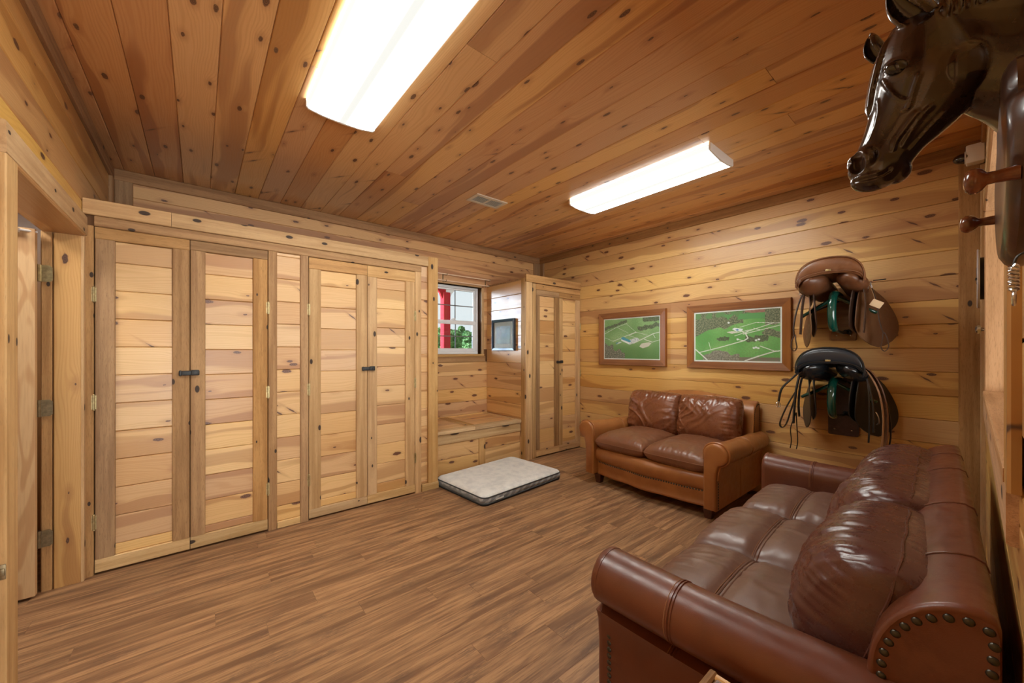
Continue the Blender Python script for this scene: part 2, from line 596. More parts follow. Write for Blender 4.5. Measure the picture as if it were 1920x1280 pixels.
# ceiling boards run along Y
ceiling = struct('ceiling', [(-2.1, 4.2, -2.8, 4.4, ZC + 0.016, ZC + 0.12)], BACKING)
CP = 0.1716
x = 0.076 - 4 * CP
rr = random.Random(11)
while x < XR:
    a, b = max(x, XL), min(x + CP, XR)
    if b - a > 0.02:
        if rr.random() < 0.35:
            j = rr.uniform(0.6, 3.4)
            fb('board', ceiling, '-Z', ZC, a, b, -0.05, j, 0.017, PINE_CEIL, True, 0.004)
            fb('board', ceiling, '-Z', ZC, a, b, j + 0.001, YB, 0.017, PINE_CEIL, True, 0.004)
        else:
            fb('board', ceiling, '-Z', ZC, a, b, -0.05, YB, 0.017, PINE_CEIL, True, 0.004)
    x += CP

# left wall (doorway to the side room)
DY0, DY1, DZ = 2.14, 3.19, 1.955
wl = struct('wall_left', [(XL - 0.13, XL - 0.016, -0.06, DY0, 0, ZC), (XL - 0.13, XL - 0.016, DY1 + 0.02, YB + .1, 0, ZC), (XL - 0.13, XL - 0.016, DY0, DY1 + 0.02, DZ + .02, ZC)], BACKING)
for a, b in rows(0, ZC):
    if a >= DZ - 0.02:
        fb('board', wl, '+X', XL, 0.2, YB, a, b, 0.017, PINE_LEFT)
    else:
        fb('board', wl, '+X', XL, 0.2, DY0 - 0.02, a, b, 0.017, PINE_LEFT)
        if b > DZ:
            fb('board', wl, '+X', XL, DY0 - 0.02, YB, DZ + .01, b, 0.017, PINE_LEFT)

# right wall (the picture wall)
wr = struct('wall_right', [(XR + 0.016, XR + 0.13, -2.8, YB + 0.1, 0, ZC)], BACKING)
rr = random.Random(5)
for a, b in rows(0, ZC):
    j = rr.uniform(1.0, 3.2) if rr.random() < 0.0 else None
    fb('board', wr, '-X', XR, YF, YB, a, b, 0.017, PINE_WALL)

# back wall with the window opening
WX0, WX1, WZ0, WZ1 = 1.96, 2.90, 1.254, 2.132
wb = struct('wall_back', [(-0.64, WX0, YB + 0.016, YB + 0.16, 0, ZC), (WX1, XR + 0.13, YB + 0.016, YB + 0.16, 0, ZC),
                          (WX0, WX1, YB + 0.016, YB + 0.16, 0, WZ0 - 0.02), (WX0, WX1, YB + 0.016, YB + 0.16, WZ1, ZC)], BACKING)
for a, b in rows(0, ZC):
    if b > 2.16:
        fb('board', wb, '-Y', YB, XL, XR, max(a, WZ1) if a < 2.14 else a, b, 0.017, PINE_CEIL if a > 2.1 else PINE_DOOR)
    elif a < 1.154 + 0.01:
        fb('board', wb, '-Y', YB, 1.66, 3.0, a, min(b, 1.154), 0.017, PINE_DOOR)
    else:
        fb('board', wb, '-Y', YB, 1.66, WX0, a, b, 0.017, PINE_DOOR)
        fb('board', wb, '-Y', YB, WX1 + 0.03, 3.0, a, b, 0.017, PINE_DOOR)

# front wall (camera side): entry at X<0.5, wide viewing opening X 1.40..3.80
OX0, OX1, OZ0, OZ1 = 1.20, 3.30, 1.08, 2.054
FT = 0.115
wf = struct('wall_front', [(0.62, OX0 - .02, YF - FT, YF - 0.016, 0, ZC), (OX1 + .02, XR + .016, YF - FT, YF - 0.016, 0, ZC), (OX0 - .02, OX1 + .02, YF - FT, YF - 0.016, 0, OZ0 - .03),
                           (OX0 - .02, OX1 + .02, YF - FT, YF - 0.016, OZ1 + .02, ZC), (-0.64, 0.62, YF - FT, YF - 0.016, 2.2, ZC)], BACKING)
for a, b in rows(0, ZC):
    if a > OZ1 - .05:
        fb('board', wf, '+Y', YF, -0.5 if a > 2.2 else 0.62, XR, max(a, OZ1 + .015), b, 0.017, PINE_WALL)
    elif b <= OZ0 + .12:
        fb('board', wf, '+Y', YF, 0.62, XR, a, min(b, OZ0 - .03), 0.017, PINE_WALL)
    else:
        fb('board', wf, '+Y', YF, 0.62, OX0 - .015, a, b, 0.017, PINE_WALL)
        fb('board', wf, '+Y', YF, OX1 + .015, XR, a, b, 0.017, PINE_WALL)
# rooms beyond: plain pine-lined shells
shell = struct('wall_hall', [(-2.1, 4.2, -2.9, -2.8, 0, ZC), (-2.2, -2.1, -2.9, 4.4, 0, ZC), (4.1, 4.2, -2.9, -0.17, 0, ZC), (-2.1, -0.64, 4.3, 4.4, 0, ZC), (-2.1, -0.64, -0.17, -0.06, 0, ZC)], PINE_WALL)

# --- trims
def trim(n, pieces):
    """pieces: list of fb argument tuples, first is the trim itself"""
    o = fb('trim_%d' % n, None, *pieces[0])
    o['kind'] = 'structure'
    for p in pieces[1:]:
        fb('board', o, *p)
    return o

trim(1, [('-Y', YB - 0.020, XL, XR, 2.592, ZC, 0.02, CEDAR_CROWN)])
trim(2, [('-X', XR - 0.020, YF, YB - 0.02, 2.592, ZC, 0.02, CEDAR_CROWN)])
trim(3, [('+X', XL + 0.020, 0.2, YB - 0.02, 2.592, ZC, 0.02, CEDAR_CROWN)])
trim(4, [('+Y', YF + 0.018, 0.62, XR - 0.02, 2.592, ZC, 0.018, CEDAR_CROWN)])
# corner posts
trim(5, [('+X', XL + 0.020, YB - 0.10, YB, 2.17, 2.592, 0.02, CEDAR_TAN, True), ('-Y', YB - 0.022, XL + .02, XL + 0.12, 2.17, 2.592, 0.022, CEDAR_BROWN, True)])
trim(6, [('-Y', YB - 0.020, XR - 0.13, XR, 2.17, 2.592, 0.02, CEDAR_BROWN, True), ('-X', XR - 0.022, YB - 0.10, YB - .02, 2.17, 2.592, 0.022, CEDAR_BROWN, True)])
trim(7, [('-X', XR - 0.022, YF, 0.058, 0, 2.592, 0.022, CEDAR_TAN, True), ('+Y', YF + 0.020, XR - 0.13, XR - .022, 0, 2.592, 0.02, CEDAR_PALE, True)])
# doorway in the left wall: casing, head, jambs
trim(8, [('+X', XL + 0.020, DY0 - 0.105, DY0, 0, 1.955, 0.036, CEDAR_PALE, True, 0.004)])
trim(9, [('+X', XL + 0.020, DY0 - 0.105, DY1 + .035, 1.955, 2.066, 0.022, CEDAR_PALE)])
trim(10, [('+X', XL + 0.012, DY1 - 0.002, 3.228, 0, 1.955, 0.012, CEDAR_PALE, True)])
trim(11, [('-Y', DY1 - .004, XL - 0.10, XL + .004, 0, 1.945, 0.02, PINE_LEFT, True), ('-Y', DY1 - .002, XL - 0.145, XL - .104, 0, 1.945, 0.018, CEDAR_TAN, True),
          ('-Z', 1.945, XL - .145, XL + .018, DY0, DY1, 0.012, PINE_LEFT, True)])
trim(12, [('+Y', DY0, XL - 0.14, XL + .015, 0, 1.945, 0.02, CEDAR_PALE, True)])
# viewing opening: jambs, sill, head, casing
trim(13, [('-X', OX1, YF - FT, YF + 0.012, OZ0, OZ1, 0.02, CEDAR_JAMB, True)])
trim(14, [('+Z', OZ0, OX0 - .02, OX1 + .02, YF - FT - .01, YF + 0.018, 0.03, CEDAR_JAMB)])
trim(15, [('+Y', YF + 0.015, OX0 - .05, OX1 + .05, OZ0 - 0.14, OZ0 - 0.03, 0.015, CEDAR_JAMB)])
trim(16, [('-Z', OZ1, OX0, OX1, YF - FT, YF + .012, 0.02, CEDAR_JAMB)])
trim(17, [('+Y', YF + 0.016, OX0 - .06, OX1 + .02, OZ1 + .005, OZ1 + 0.10, 0.016, CEDAR_PALE)])
trim(18, [('+X', OX0, YF - FT, YF + 0.012, OZ0, OZ1, 0.02, CEDAR_JAMB, True)])
trim(28, [('+Y', YF + 0.016, OX0 - .11, OX0 - .001, OZ0 - .03, OZ1 + .10, 0.016, PINE_LEFT, True)])
# frame round the closet fronts
CY = 3.225
trim(19, [('-Y', CY - 0.012, -0.130, 1.646, 2.081, 2.172, 0.022, CEDAR_PALE), ('-Y', CY - 0.012, -0.508, -0.1315, 2.081, 2.172, 0.022, CEDAR_PALE)])
trim(20, [('-Y', CY, -0.464, 1.583, 2.020, 2.081, 0.02, CEDAR_TAN)])
trim(21, [('-Y', CY, -0.508, -0.466, 0, 2.020, 0.03, CEDAR_TAN, True)])
trim(22, [('-Y', CY, 0.388, 0.443, 0, 2.020, 0.03, CEDAR_TAN, True)])
trim(23, [('-Y', CY, 0.593, 0.649, 0, 2.020, 0.03, CEDAR_TAN, True)])
trim(24, [('-Y', CY, 1.521, 1.583, 0, 2.020, 0.03, CEDAR_PALE, True)])
trim(25, [('-Y', CY - 0.014, 1.646, 1.747, 0.068, 2.172, 0.03, CEDAR_PALE, True), ('-Y', CY - 0.016, 1.586, 1.752, 0, 0.067, 0.03, CEDAR_RAIL), ('-Y', CY - 0.002, 0.444, 0.592, 0, 0.05, 0.02, CEDAR_RAIL)])
# infill boarding between and beside the closets, and the end panel toward the bench
wc = struct('wall_middle', [(0.443, 0.592, CY + .03, CY + .05, 0, 2.02), (1.583, 1.74, CY + .03, CY + .05, 0, 2.16), (1.70, 1.735, CY + .03, YB, 0, 2.16), (XL, 1.74, CY + .01, YB, 2.10, 2.16), (-.51, -.466, CY + .03, CY + .06, 0, 2.1)], BACKING)
for a, b in rows(0.05, 2.02, 0.01):
    fb('board', wc, '-Y', CY + 0.012, 0.443, 0.593, a, b, 0.017, PINE_DOOR)
for a, b in rows(0.067, 2.08, -0.05):
    fb('board', wc, '-Y', CY + 0.010, 1.583, 1.646, a, b, 0.017, PINE_DOOR)
for a, b in rows(0.0, 2.16):
    fb('board', wc, '+X', 1.752, CY + .02, YB, a, b, 0.017, PINE_DOOR)

# ------------------------------------------------------------------ closets
def hinge_mesh():
    mb = MB()
    mb.tube([(0, 0, -0.042), (0, 0, 0.042)], 0.0055, 8)
    for z in (-.044, .044):
        mb.ell((0, 0, z), (.006, .006, .004), 8, 4)
    mb.box((-0.006, 0.003, 0), (0.008, 0.003, 0.08)).box((0.006, 0.003, 0), (0.008, 0.003, 0.08))
    return mb.mesh('hinge', BRASS)
HINGE = hinge_mesh()
HINGE.name = 'hinge'


def panel_door(parent, x0, x1, z0, z1, y, s0, s1, toprail, botrail, m0, m1, mrail_t, mrail_b, off, hinge_x=None, hinge_z=()):
    """framed door: stiles laid over horizontal boards"""
    d = MB().box(((x0 + x1) / 2, y + 0.034, (z0 + z1) / 2), (x1 - x0, 0.008, z1 - z0))
    w = WM[parent.name].inverted()
    d = d.build('door', BACKING, parent, smooth=0, local=w)
    fb('rail', d, '-Y', y, x0, x1, z1 - toprail, z1, 0.03, mrail_t)
    fb('rail', d, '-Y', y - .001, x0, x1, z0, z0 + botrail, 0.031, mrail_b)
    fb('stile', d, '-Y', y - .001, x0, x0 + s0, z0 + botrail, z1 - toprail, 0.03, m0, True)
    fb('stile', d, '-Y', y - .001, x1 - s1, x1, z0 + botrail, z1 - toprail, 0.03, m1, True)
    for a, b in rows(z0 + botrail, z1 - toprail, off):
        fb('board', d, '-Y', y + 0.012, x0 + s0, x1 - s1, a, b, 0.018, PINE_DOOR)
    for hz in hinge_z:
        link_mesh('hinge', HINGE, d, WM[d.name].inverted() @ Matrix.Translation((hinge_x, y - 0.004, hz)))
    return d


def latch(parent, x0, x1, z, y):
    mb = MB()
    mb.box((0, 0, 0), (x1 - x0, 0.012, 0.030), ch=0.003)
    mb.box(((x1 - x0) * .28, -.006, 0.002), ((x1 - x0) * .40, 0.014, 0.036), ch=0.004)
    mb.box((-(x1 - x0) * .42, -.005, 0), (0.012, 0.014, 0.036), ch=0.003)
    mb.tube([((x1 - x0) * .30, -.012, 0.0), ((x1 - x0) * .30, -.022, 0.0)], 0.007, 10)
    return mb.build('latch', BLACK, parent, local=WM[parent.name].inverted() @ Matrix.Translation(((x0 + x1) / 2, y, z)))


ca = thing('closet', 'built-in pine closet with double doors and brown-stiled left door, beside the open doorway', 'closet', (-0.04, CY + .03, 0))
panel_door(ca, -0.462, -0.0435, 0.012, 2.018, CY + .002, 0.082, 0.085, 0.07, 0.078, CEDAR_BROWN, CEDAR_BROWN, CEDAR_TAN, CEDAR_RAIL, 0.004, -0.465, (1.624, 1.001, 0.307))
panel_door(ca, -0.0405, 0.384, 0.012, 2.018, CY + .002, 0.076, 0.088, 0.066, 0.078, CEDAR_TAN, CEDAR_TAN, CEDAR_BROWN, CEDAR_RAIL, -0.01, 0.386, (1.607, 1.001, 0.304))
latch(ca, -0.097, 0.006, 1.155, CY - .006)
MB().box((-.04, 3.70, 1.05), (0.9, 0.84, 2.08)).build('carcass', DARK_GAP, ca, smooth=0, local=WM[ca.name].inverted())
cb = thing('closet', 'built-in pine closet with pale knotty double doors, between the board panel and the bench alcove', 'closet', (1.09, CY + .03, 0))
panel_door(cb, 0.652, 1.0915, 0.012, 2.016, CY + .002, 0.084, 0.088, 0.088, 0.07, CEDAR_PALE, CEDAR_PALE, CEDAR_TAN, CEDAR_RAIL, -0.012, 0.650, (1.614, 1.003, 0.31))
panel_door(cb, 1.094, 1.519, 0.012, 2.016, CY + .002, 0.080, 0.090, 0.095, 0.072, CEDAR_PALE, CEDAR_PALE, CEDAR_PALE, CEDAR_RAIL, 0.012, 1.521, (1.616, 1.008, 0.325))
latch(cb, 1.045, 1.153, 1.148, CY - .006)
MB().box((1.09, 3.70, 1.05), (0.9, 0.84, 2.08)).build('carcass', DARK_GAP, cb, smooth=0, local=WM[cb.name].inverted())

# ------------------------------------------------------------------ corner wardrobe
WY, WS = 3.35, 2.98
wd = thing('wardrobe', 'narrow corner wardrobe of knotty pine with double doors, between the bench and the picture wall', 'wardrobe', (3.47, WY + .35, 0))
WI = WM[wd.name].inverted()
side = MB().box((WS + 0.03, 3.75, 1.07), (0.02, 0.78, 2.12)).build('side_panel', BACKING, wd, smooth=0, local=WI)
for a, b in rows(0, 2.165):
    fb('board', side, '-X', WS + .004, WY + 0.09, YB - 0.002, a, b, 0.017, PINE_DOOR)
fb('stile', side, '-X', WS, WY + 0.021, WY + 0.092, 0, 2.165, 0.022, CEDAR_PALE, True)
MB().box((3.47, 3.76, 1.07), (0.94, 0.72, 2.12)).build('carcass', DARK_GAP, wd, smooth=0, local=WI)
fb('corner_stile', wd, '-Y', WY, WS, 3.085, 0, 2.115, 0.022, CEDAR_PALE, True)
fb('frame_stile', wd, '-Y', WY + .008, 3.094, 3.150, 0, 2.11, 0.022, CEDAR_PALE, True)
fb('frame_stile', wd, '-Y', WY + .008, 3.957, 3.964, 0, 2.11, 0.022, CEDAR_TAN, True)
fb('frame_rail', wd, '-Y', WY + .008, 3.150, 3.957, 2.042, 2.11, 0.022, CEDAR_TAN)
fb('fascia', wd, '-Y', WY - .006, WS, 3.964, 2.115, 2.208, 0.022, CEDAR_TAN)
fb('top_panel', wd, '+Z', 2.165, WS + .002, 3.96, WY + .016, YB - .003, 0.02, CEDAR_TAN)
panel_door(wd, 3.152, 3.555, 0.012, 2.040, WY + .006, 0.062, 0.086, 0.07, 0.08, CEDAR_BROWN, CEDAR_BROWN, CEDAR_BROWN, CEDAR_PALE, 0.02)
panel_door(wd, 3.557, 3.956, 0.012, 2.040, WY + .006, 0.064, 0.086, 0.07, 0.08, CEDAR_PALE, CEDAR_PALE, CEDAR_TAN, CEDAR_PALE, -0.03, 3.958, (1.62, 1.0, 0.32))
latch(wd, 3.50, 3.61, 1.155, WY - .002)

# ------------------------------------------------------------------ storage bench in the alcove
be = thing('storage_bench', 'built-in pine storage bench with hinged lids, under the window', 'bench', (2.36, 3.8, 0))
BI = WM[be.name].inverted()
BY = 3.455
MB().box((2.366, 3.81, 0.215), (1.224, 0.66, 0.41)).build('carcass', DARK_GAP, be, smooth=0, local=BI)
for x0, x1 in ((1.755, 2.32), (2.324, 2.977)):
    lid = MB().box(((x0 + x1) / 2, 3.79, 0.440), (x1 - x0, 0.70, 0.012)).build('lid', BACKING, be, smooth=0, local=BI)
    fb('front_strip', lid, '+Z', 0.474, x0, x1, BY - 0.025, BY + 0.085, 0.034, CEDAR_RAIL)
    fb('batten', lid, '+Z', 0.474, x0, x0 + 0.06, BY + .086, YB - .003, 0.03, CEDAR_PALE, True)
    fb('batten', lid, '+Z', 0.474, x1 - 0.06, x1, BY + .086, YB - .003, 0.03, CEDAR_PALE, True)
    n = 4
    for k in range(n):
        a = BY + .086 + k * (YB - .003 - BY - .086) / n
        fb('board', lid, '+Z', 0.470, x0 + .061, x1 - .061, a, a + (YB - .003 - BY - .086) / n - .001, 0.026, PINE_DOOR)
    cx = 2.06 if x0 < 2 else 2.74
    out = [(cx + 0.055 * math.cos(t), -0.018 * math.sin(t)) for t in [PI * k / 12 for k in range(13)]]
    MB().prism(out, 0.012).build('finger_pull', DARK_GAP, lid, smooth=0, local=Matrix.Translation((0, BY - 0.0145, 0.4395)) @ Matrix.Rotation(PI / 2, 4, 'X'))  # solid dark half-moon standing in for the shade inside the cutout
fb('front_rail', be, '-Y', BY - 0.012, 1.755, 2.977, 0.335, 0.438, 0.024, CEDAR_RAIL)
fb('center_stile', be, '-Y', BY - 0.010, 2.375, 2.465, 0, 0.335, 0.022, CEDAR_PALE, True)
for x0, x1, zs in ((1.755, 2.375, (0, .175, .335)), (2.465, 2.977, (0, .205, .335))):
    for k in range(2):
        fb('board', be, '-Y', BY, x0, x1, zs[k], zs[k + 1] - .001, 0.017, PINE_DOOR)

# ------------------------------------------------------------------ window
def glass(name='window_glass', ior=1.45):
    t = NT(name)
    nt = t.t
    nt.nodes.remove(t.b)
    tr = nt.nodes.new('ShaderNodeBsdfTransparent')
    tr.inputs[0].default_value = (0.96, 0.98, 0.97, 1)
    gl = nt.nodes.new('ShaderNodeBsdfGlossy')
    gl.inputs['Roughness'].default_value = 0.02
    fr = nt.nodes.new('ShaderNodeFresnel')
    fr.inputs[0].default_value = ior
    mx = nt.nodes.new('ShaderNodeMixShader')
    nt.links.new(fr.outputs[0], mx.inputs[0])
    nt.links.new(tr.outputs[0], mx.inputs[1])
    nt.links.new(gl.outputs[0], mx.inputs[2])
    nt.links.new(mx.outputs[0], nt.nodes['Material Output'].inputs[0])
    return t.m
GLASS = glass()
MUNTIN = plain('backlit_grey_grid', (0.16, 0.16, 0.155), 0.5)  # grid darkened in colour to read as backlit against the sky
win = bpy.data.objects.new('window_1', None)
_attach(win, None, Matrix.Translation((2.43, 4.26, WZ0)))
win['kind'] = 'structure'
W_I = WM[win.name].inverted()
mb = MB()
FY = 4.262
for x0, x1, z0, z1 in ((WX0, WX1, WZ1 - .030, WZ1), (WX0, WX1, WZ0, WZ0 + .035), (WX0, WX0 + .03, WZ0 + .035, WZ1 - .03), (WX1 - .03, WX1, WZ0 + .035, WZ1 - .03)):
    mb.box(((x0 + x1) / 2, FY, (z0 + z1) / 2), (x1 - x0, 0.056, z1 - z0), ch=0.003)
mb.build('frame', WHITE_VINYL, win, local=W_I)
for (y, z0, z1, st, rb, rt) in ((4.275, 1.655, WZ1 - .030, .022, .030, .020), (4.252, WZ0 + .035, 1.690, .046, .040, .050)):
    x0, x1 = WX0 + .031, WX1 - .031
    mb = MB()
    for a0, a1, b0, b1 in ((x0, x1, z0, z0 + rb), (x0, x1, z1 - rt, z1), (x0, x0 + st, z0 + rb, z1 - rt), (x1 - st, x1, z0 + rb, z1 - rt)):
        mb.box(((a0 + a1) / 2, y, (b0 + b1) / 2), (a1 - a0, 0.024, b1 - b0), ch=0.003)
    sash = mb.build('sash', WHITE_VINYL, win, local=W_I)
    gx0, gx1, gz0, gz1 = x0 + st, x1 - st, z0 + rb, z1 - rt
    for k in (1, 2):
        gx = gx0 + (gx1 - gx0) * k / 3
        MB().box((gx, y, (gz0 + gz1) / 2), (0.012, 0.008, gz1 - gz0)).build('muntin', MUNTIN, sash, smooth=0)
    gz = (gz0 + gz1) / 2
    MB().box(((gx0 + gx1) / 2, y, gz), (gx1 - gx0, 0.008, 0.012)).build('muntin', MUNTIN, sash, smooth=0)
    MB().box(((gx0 + gx1) / 2, y + .006, gz), (gx1 - gx0, 0.003, gz1 - gz0)).build('pane', GLASS, sash, smooth=0)
mb = MB().box((2.52, 4.240, 1.700), (0.07, 0.02, 0.014), ch=0.003).box((2.53, 4.230, 1.708), (0.04, 0.016, 0.012), ch=0.003)
mb.build('sash_lock', WHITE_VINYL, win, local=W_I)
trim(26, [('-X', WX1, YB - .008, 4.236, WZ0, WZ1, 0.03, CEDAR_PALE, True), ('+X', WX0, YB - .008, 4.236, WZ0, WZ1, 0.03, CEDAR_PALE, True),
          ('-Z', WZ1, WX0, WX1, YB - .004, 4.236, 0.02, CEDAR_PALE)])
trim(27, [('+Z', WZ0, WX0 - .03, WX1 + .03, YB - 0.020, 4.236, 0.03, CEDAR_PALE), ('-Y', YB - .014, WX0 - .05, WX1 + .05, 1.154, WZ0 - .03, 0.014, CEDAR_TAN)])

# ------------------------------------------------------------------ open plywood door of the side room
dr = MB().box((-1.06, 3.145, 0.975), (0.80, 0.036, 1.925), ch=0.002).build('door_1', PLYWOOD, smooth=0)
dr['kind'] = 'structure'
# sheet grain runs up the door, so give the skin its own board
fb('door_skin', dr, '-Y', 3.1265, -1.459, -0.661, 0.013, 1.937, 0.001, PLYWOOD, True, 0.0002)
for z in (1.714, 0.991, 0.291):
    mb = MB()
    mb.tube([(0, 0, -0.045), (0, 0, 0.045)], 0.007, 8)
    out = [(0.004, -.044), (.036, -.044), (.046, -.034), (.046, .034), (.036, .044), (.004, .044)]
    mb.prism(out, 0.003, Matrix.Translation((0, 0.004, 0)) @ Matrix.Rotation(PI / 2, 4, 'X'))
    h = mb.build('hinge', BRASS if z > 1.5 else DULL_METAL, dr, local=Matrix.Translation((-0.654, 3.166, z)))
mb = MB().tube([(-1.3, 3.112, 1.915), (-0.72, 3.112, 1.922)], 0.010, 10).tube([(-0.72, 3.112, 1.922), (-0.655, 3.14, 1.925)], 0.006, 8)
mb.box((-0.735, 3.115, 1.92), (0.05, 0.03, 0.024), ch=0.004)
mb.build('closer', WHITE_PLASTIC, dr)
st = MB().box((0, 0, 0), (0.003, 0.018, 0.05), ch=0.001).box((.003, 0.002, 0), (0.006, 0.010, 0.024), ch=.002).build('strike_plate', DULL_METAL, None, local=Matrix.Translation((XL + .0105, DY0 - .1066, 0.57)) @ Matrix.Rotation(-PI / 2, 4, 'Z'))
tag(st, 'small steel strike plate on the edge of the open doorway casing at far left', 'strike plate')

# ------------------------------------------------------------------ ceiling fixtures, vent, curtain rods
def lens_mat():
    t = NT('lit_acrylic_lens')
    p = t.sep(t.obj())
    ax = t.math('ABSOLUTE', p[0])
    k = t.math('MULTIPLY', t.ramp(ax, 0.014, 0.075, 0.028, 1.0), t.ramp(ax, 0.180, 0.145, 0.030, 1.0))   # two tubes behind the lens
    t.set(Base_Color=(0.16, 0.16, 0.155), Roughness=0.5, Specular_IOR_Level=0.1, Emission_Color=(0.98, 1.0, 0.945), Emission_Strength=t.math('MULTIPLY', k, LENS_GLOW))
    return t.m
LENS = lens_mat()


def light_fixture(x, y0, y1, label):
    w = 0.185
    t = thing('ceiling_light', label, 'ceiling light', (x, (y0 + y1) / 2, ZC), 0, 'wraparound ceiling lights')
    L = (y1 - y0) / 2
    prof = [(-w, -0.012), (-w, -0.040), (-w * .94, -0.049), (-w * .55, -0.060), (0, -0.064), (w * .55, -0.060), (w * .94, -0.049), (w, -0.040), (w, -0.012)]
    rings = [[(px, yy, pz) for px, pz in prof] for yy in (-L + .012, L - .012)]
    MB().loft(rings, cap=False, close=False).build('lens', LENS, t, smooth=60)
    MB().box((0, 0, -0.006), (2 * w - .05, 2 * L - .03, 0.012)).build('base_pan', WHITE_PLASTIC, t, smooth=0)
    pc = [(px * 1.015, pz * 1.04) for px, pz in prof] + [(w * 1.015, 0), (-w * 1.015, 0)]
    for s in (-1, 1):
        mb = MB().loft([[(px, s * L, pz) for px, pz in pc], [(px, s * (L - .012), pz) for px, pz in pc]])
        mb.build('end_cap', WHITE_PLASTIC, t, smooth=30)
    return t
light_fixture(0.642, 1.10, 2.330, 'long lit white wraparound ceiling light nearest the camera, cut by the top of the picture')
light_fixture(2.800, 1.10, 2.345, 'lit white wraparound ceiling light near the picture wall, seen whole')

vt = thing('ceiling_vent', 'beige louvred air vent set in the plank ceiling', 'vent', (2.055, 2.85, ZC))
VM = plain('beige_metal', (0.60, 0.50, 0.38), 0.45)
mb = MB()
for c, s in (((0, -.075, -.004), (.34, .03, .008)), ((0, .075, -.004), (.34, .03, .008)), ((-.155, 0, -.004), (.03, .12, .008)), ((.155, 0, -.004), (.03, .12, .008)), ((0, 0, -.004), (.02, .12, .008))):
    mb.box(c, s)
mb.build('frame', VM, vt, smooth=0, local=Matrix.Translation((0, 0, 0)))
MB().box((0, 0, -0.0008), (.30, .13, .001)).build('duct', BLACK, vt, smooth=0)
for sx in (-1, 1):
    for k in range(9):
        MB().box((0, 0, 0), (.132, .010, .0015)).build('slat', VM, vt, smooth=0, local=Matrix.Translation((sx * .075, -.053 + k * .0132, -.005)) @ Matrix.Rotation(.7, 4, 'X'))

cr = thing('curtain_rod', 'bare double wooden curtain rod on small hooks above the window', 'curtain rod', (2.4, 4.06, 2.18))
ROD = plain('rod_wood', (0.78, 0.58, 0.40), 0.4)
for z, y in ((0.045, -.01), (-0.030, .01)):
    MB().tube([(-0.6, y, z), (0.575, y, z)], 0.0075, 10).build('rod', ROD, cr)
for bx in (-0.08, 0.56):
    mb = MB().tube([(bx, .085, 0.055), (bx, -.004, 0.034), (bx, -.022, .040), (bx, -.020, .058)], 0.004, 6)
    mb.tube([(bx, .085, -0.02), (bx, .012, -0.041), (bx, -.004, -.036), (bx, -.002, -.018)], 0.004, 6)
    mb.box((bx, .083, .015), (.014, .004, .10))
    mb.build('bracket', DULL_METAL, cr)

# ------------------------------------------------------------------ leather couches
COGNAC = leather('cognac_leather', (0.36, 0.142, 0.038), (0.27, 0.096, 0.024), (0.42, 0.20, 0.078), wear=0.35, wr=0.15)
COGNAC_PILLOW = leather('cognac_pillow_leather', (0.21, 0.072, 0.027), (0.15, 0.047, 0.018), (0.29, 0.125, 0.062), rough=0.28, wear=0.25, wr=0.10)
COGNAC_SEAT = leather('cognac_seat_leather', (0.20, 0.080, 0.036), (0.15, 0.055, 0.024), (0.29, 0.165, 0.092), rough=0.38, wear=0.75, wr=0.15)
BURG = leather('oxblood_leather', (0.155, 0.046, 0.020), (0.110, 0.030, 0.013), (0.22, 0.085, 0.040), wear=0.35, wr=0.12)
BURG_PILLOW = leather('oxblood_pillow_leather', (0.112, 0.041, 0.030), (0.082, 0.027, 0.020), (0.165, 0.080, 0.056), rough=0.27, wear=0.3, wr=0.10)
BURG_SEAT = leather('oxblood_seat_leather', (0.165, 0.087, 0.060), (0.125, 0.057, 0.037), (0.24, 0.160, 0.118), rough=0.38, wear=0.8, wr=0.12)
THREAD = plain('tan_stitching', (0.30, 0.14, 0.06), 0.7)
NAIL = plain('antique_nail', (0.075, 0.070, 0.058), 0.35, 0.85)
DARK_WOOD = plain('dark_stained_wood', (0.075, 0.022, 0.010), 0.35, 0, 0.25, 30)


def nailhead_mesh(r):
    mb = MB()
    rings = [[(r * math.cos(a) * math.cos(2 * PI * i / 12), r * math.cos(a) * math.sin(2 * PI * i / 12), r * 0.55 * math.sin(a)) for i in range(12)] for a in (0, .4, .8, 1.2, 1.52)]
    mb.loft(rings)
    return mb.mesh('nailhead', NAIL, 80)


def orient(n):
    n = Vector(n).normalized()
    return n.to_track_quat('Z', 'Y').to_matrix().to_4x4()


def sgnpow(c, e):
    return math.copysign(abs(c) ** e, c)


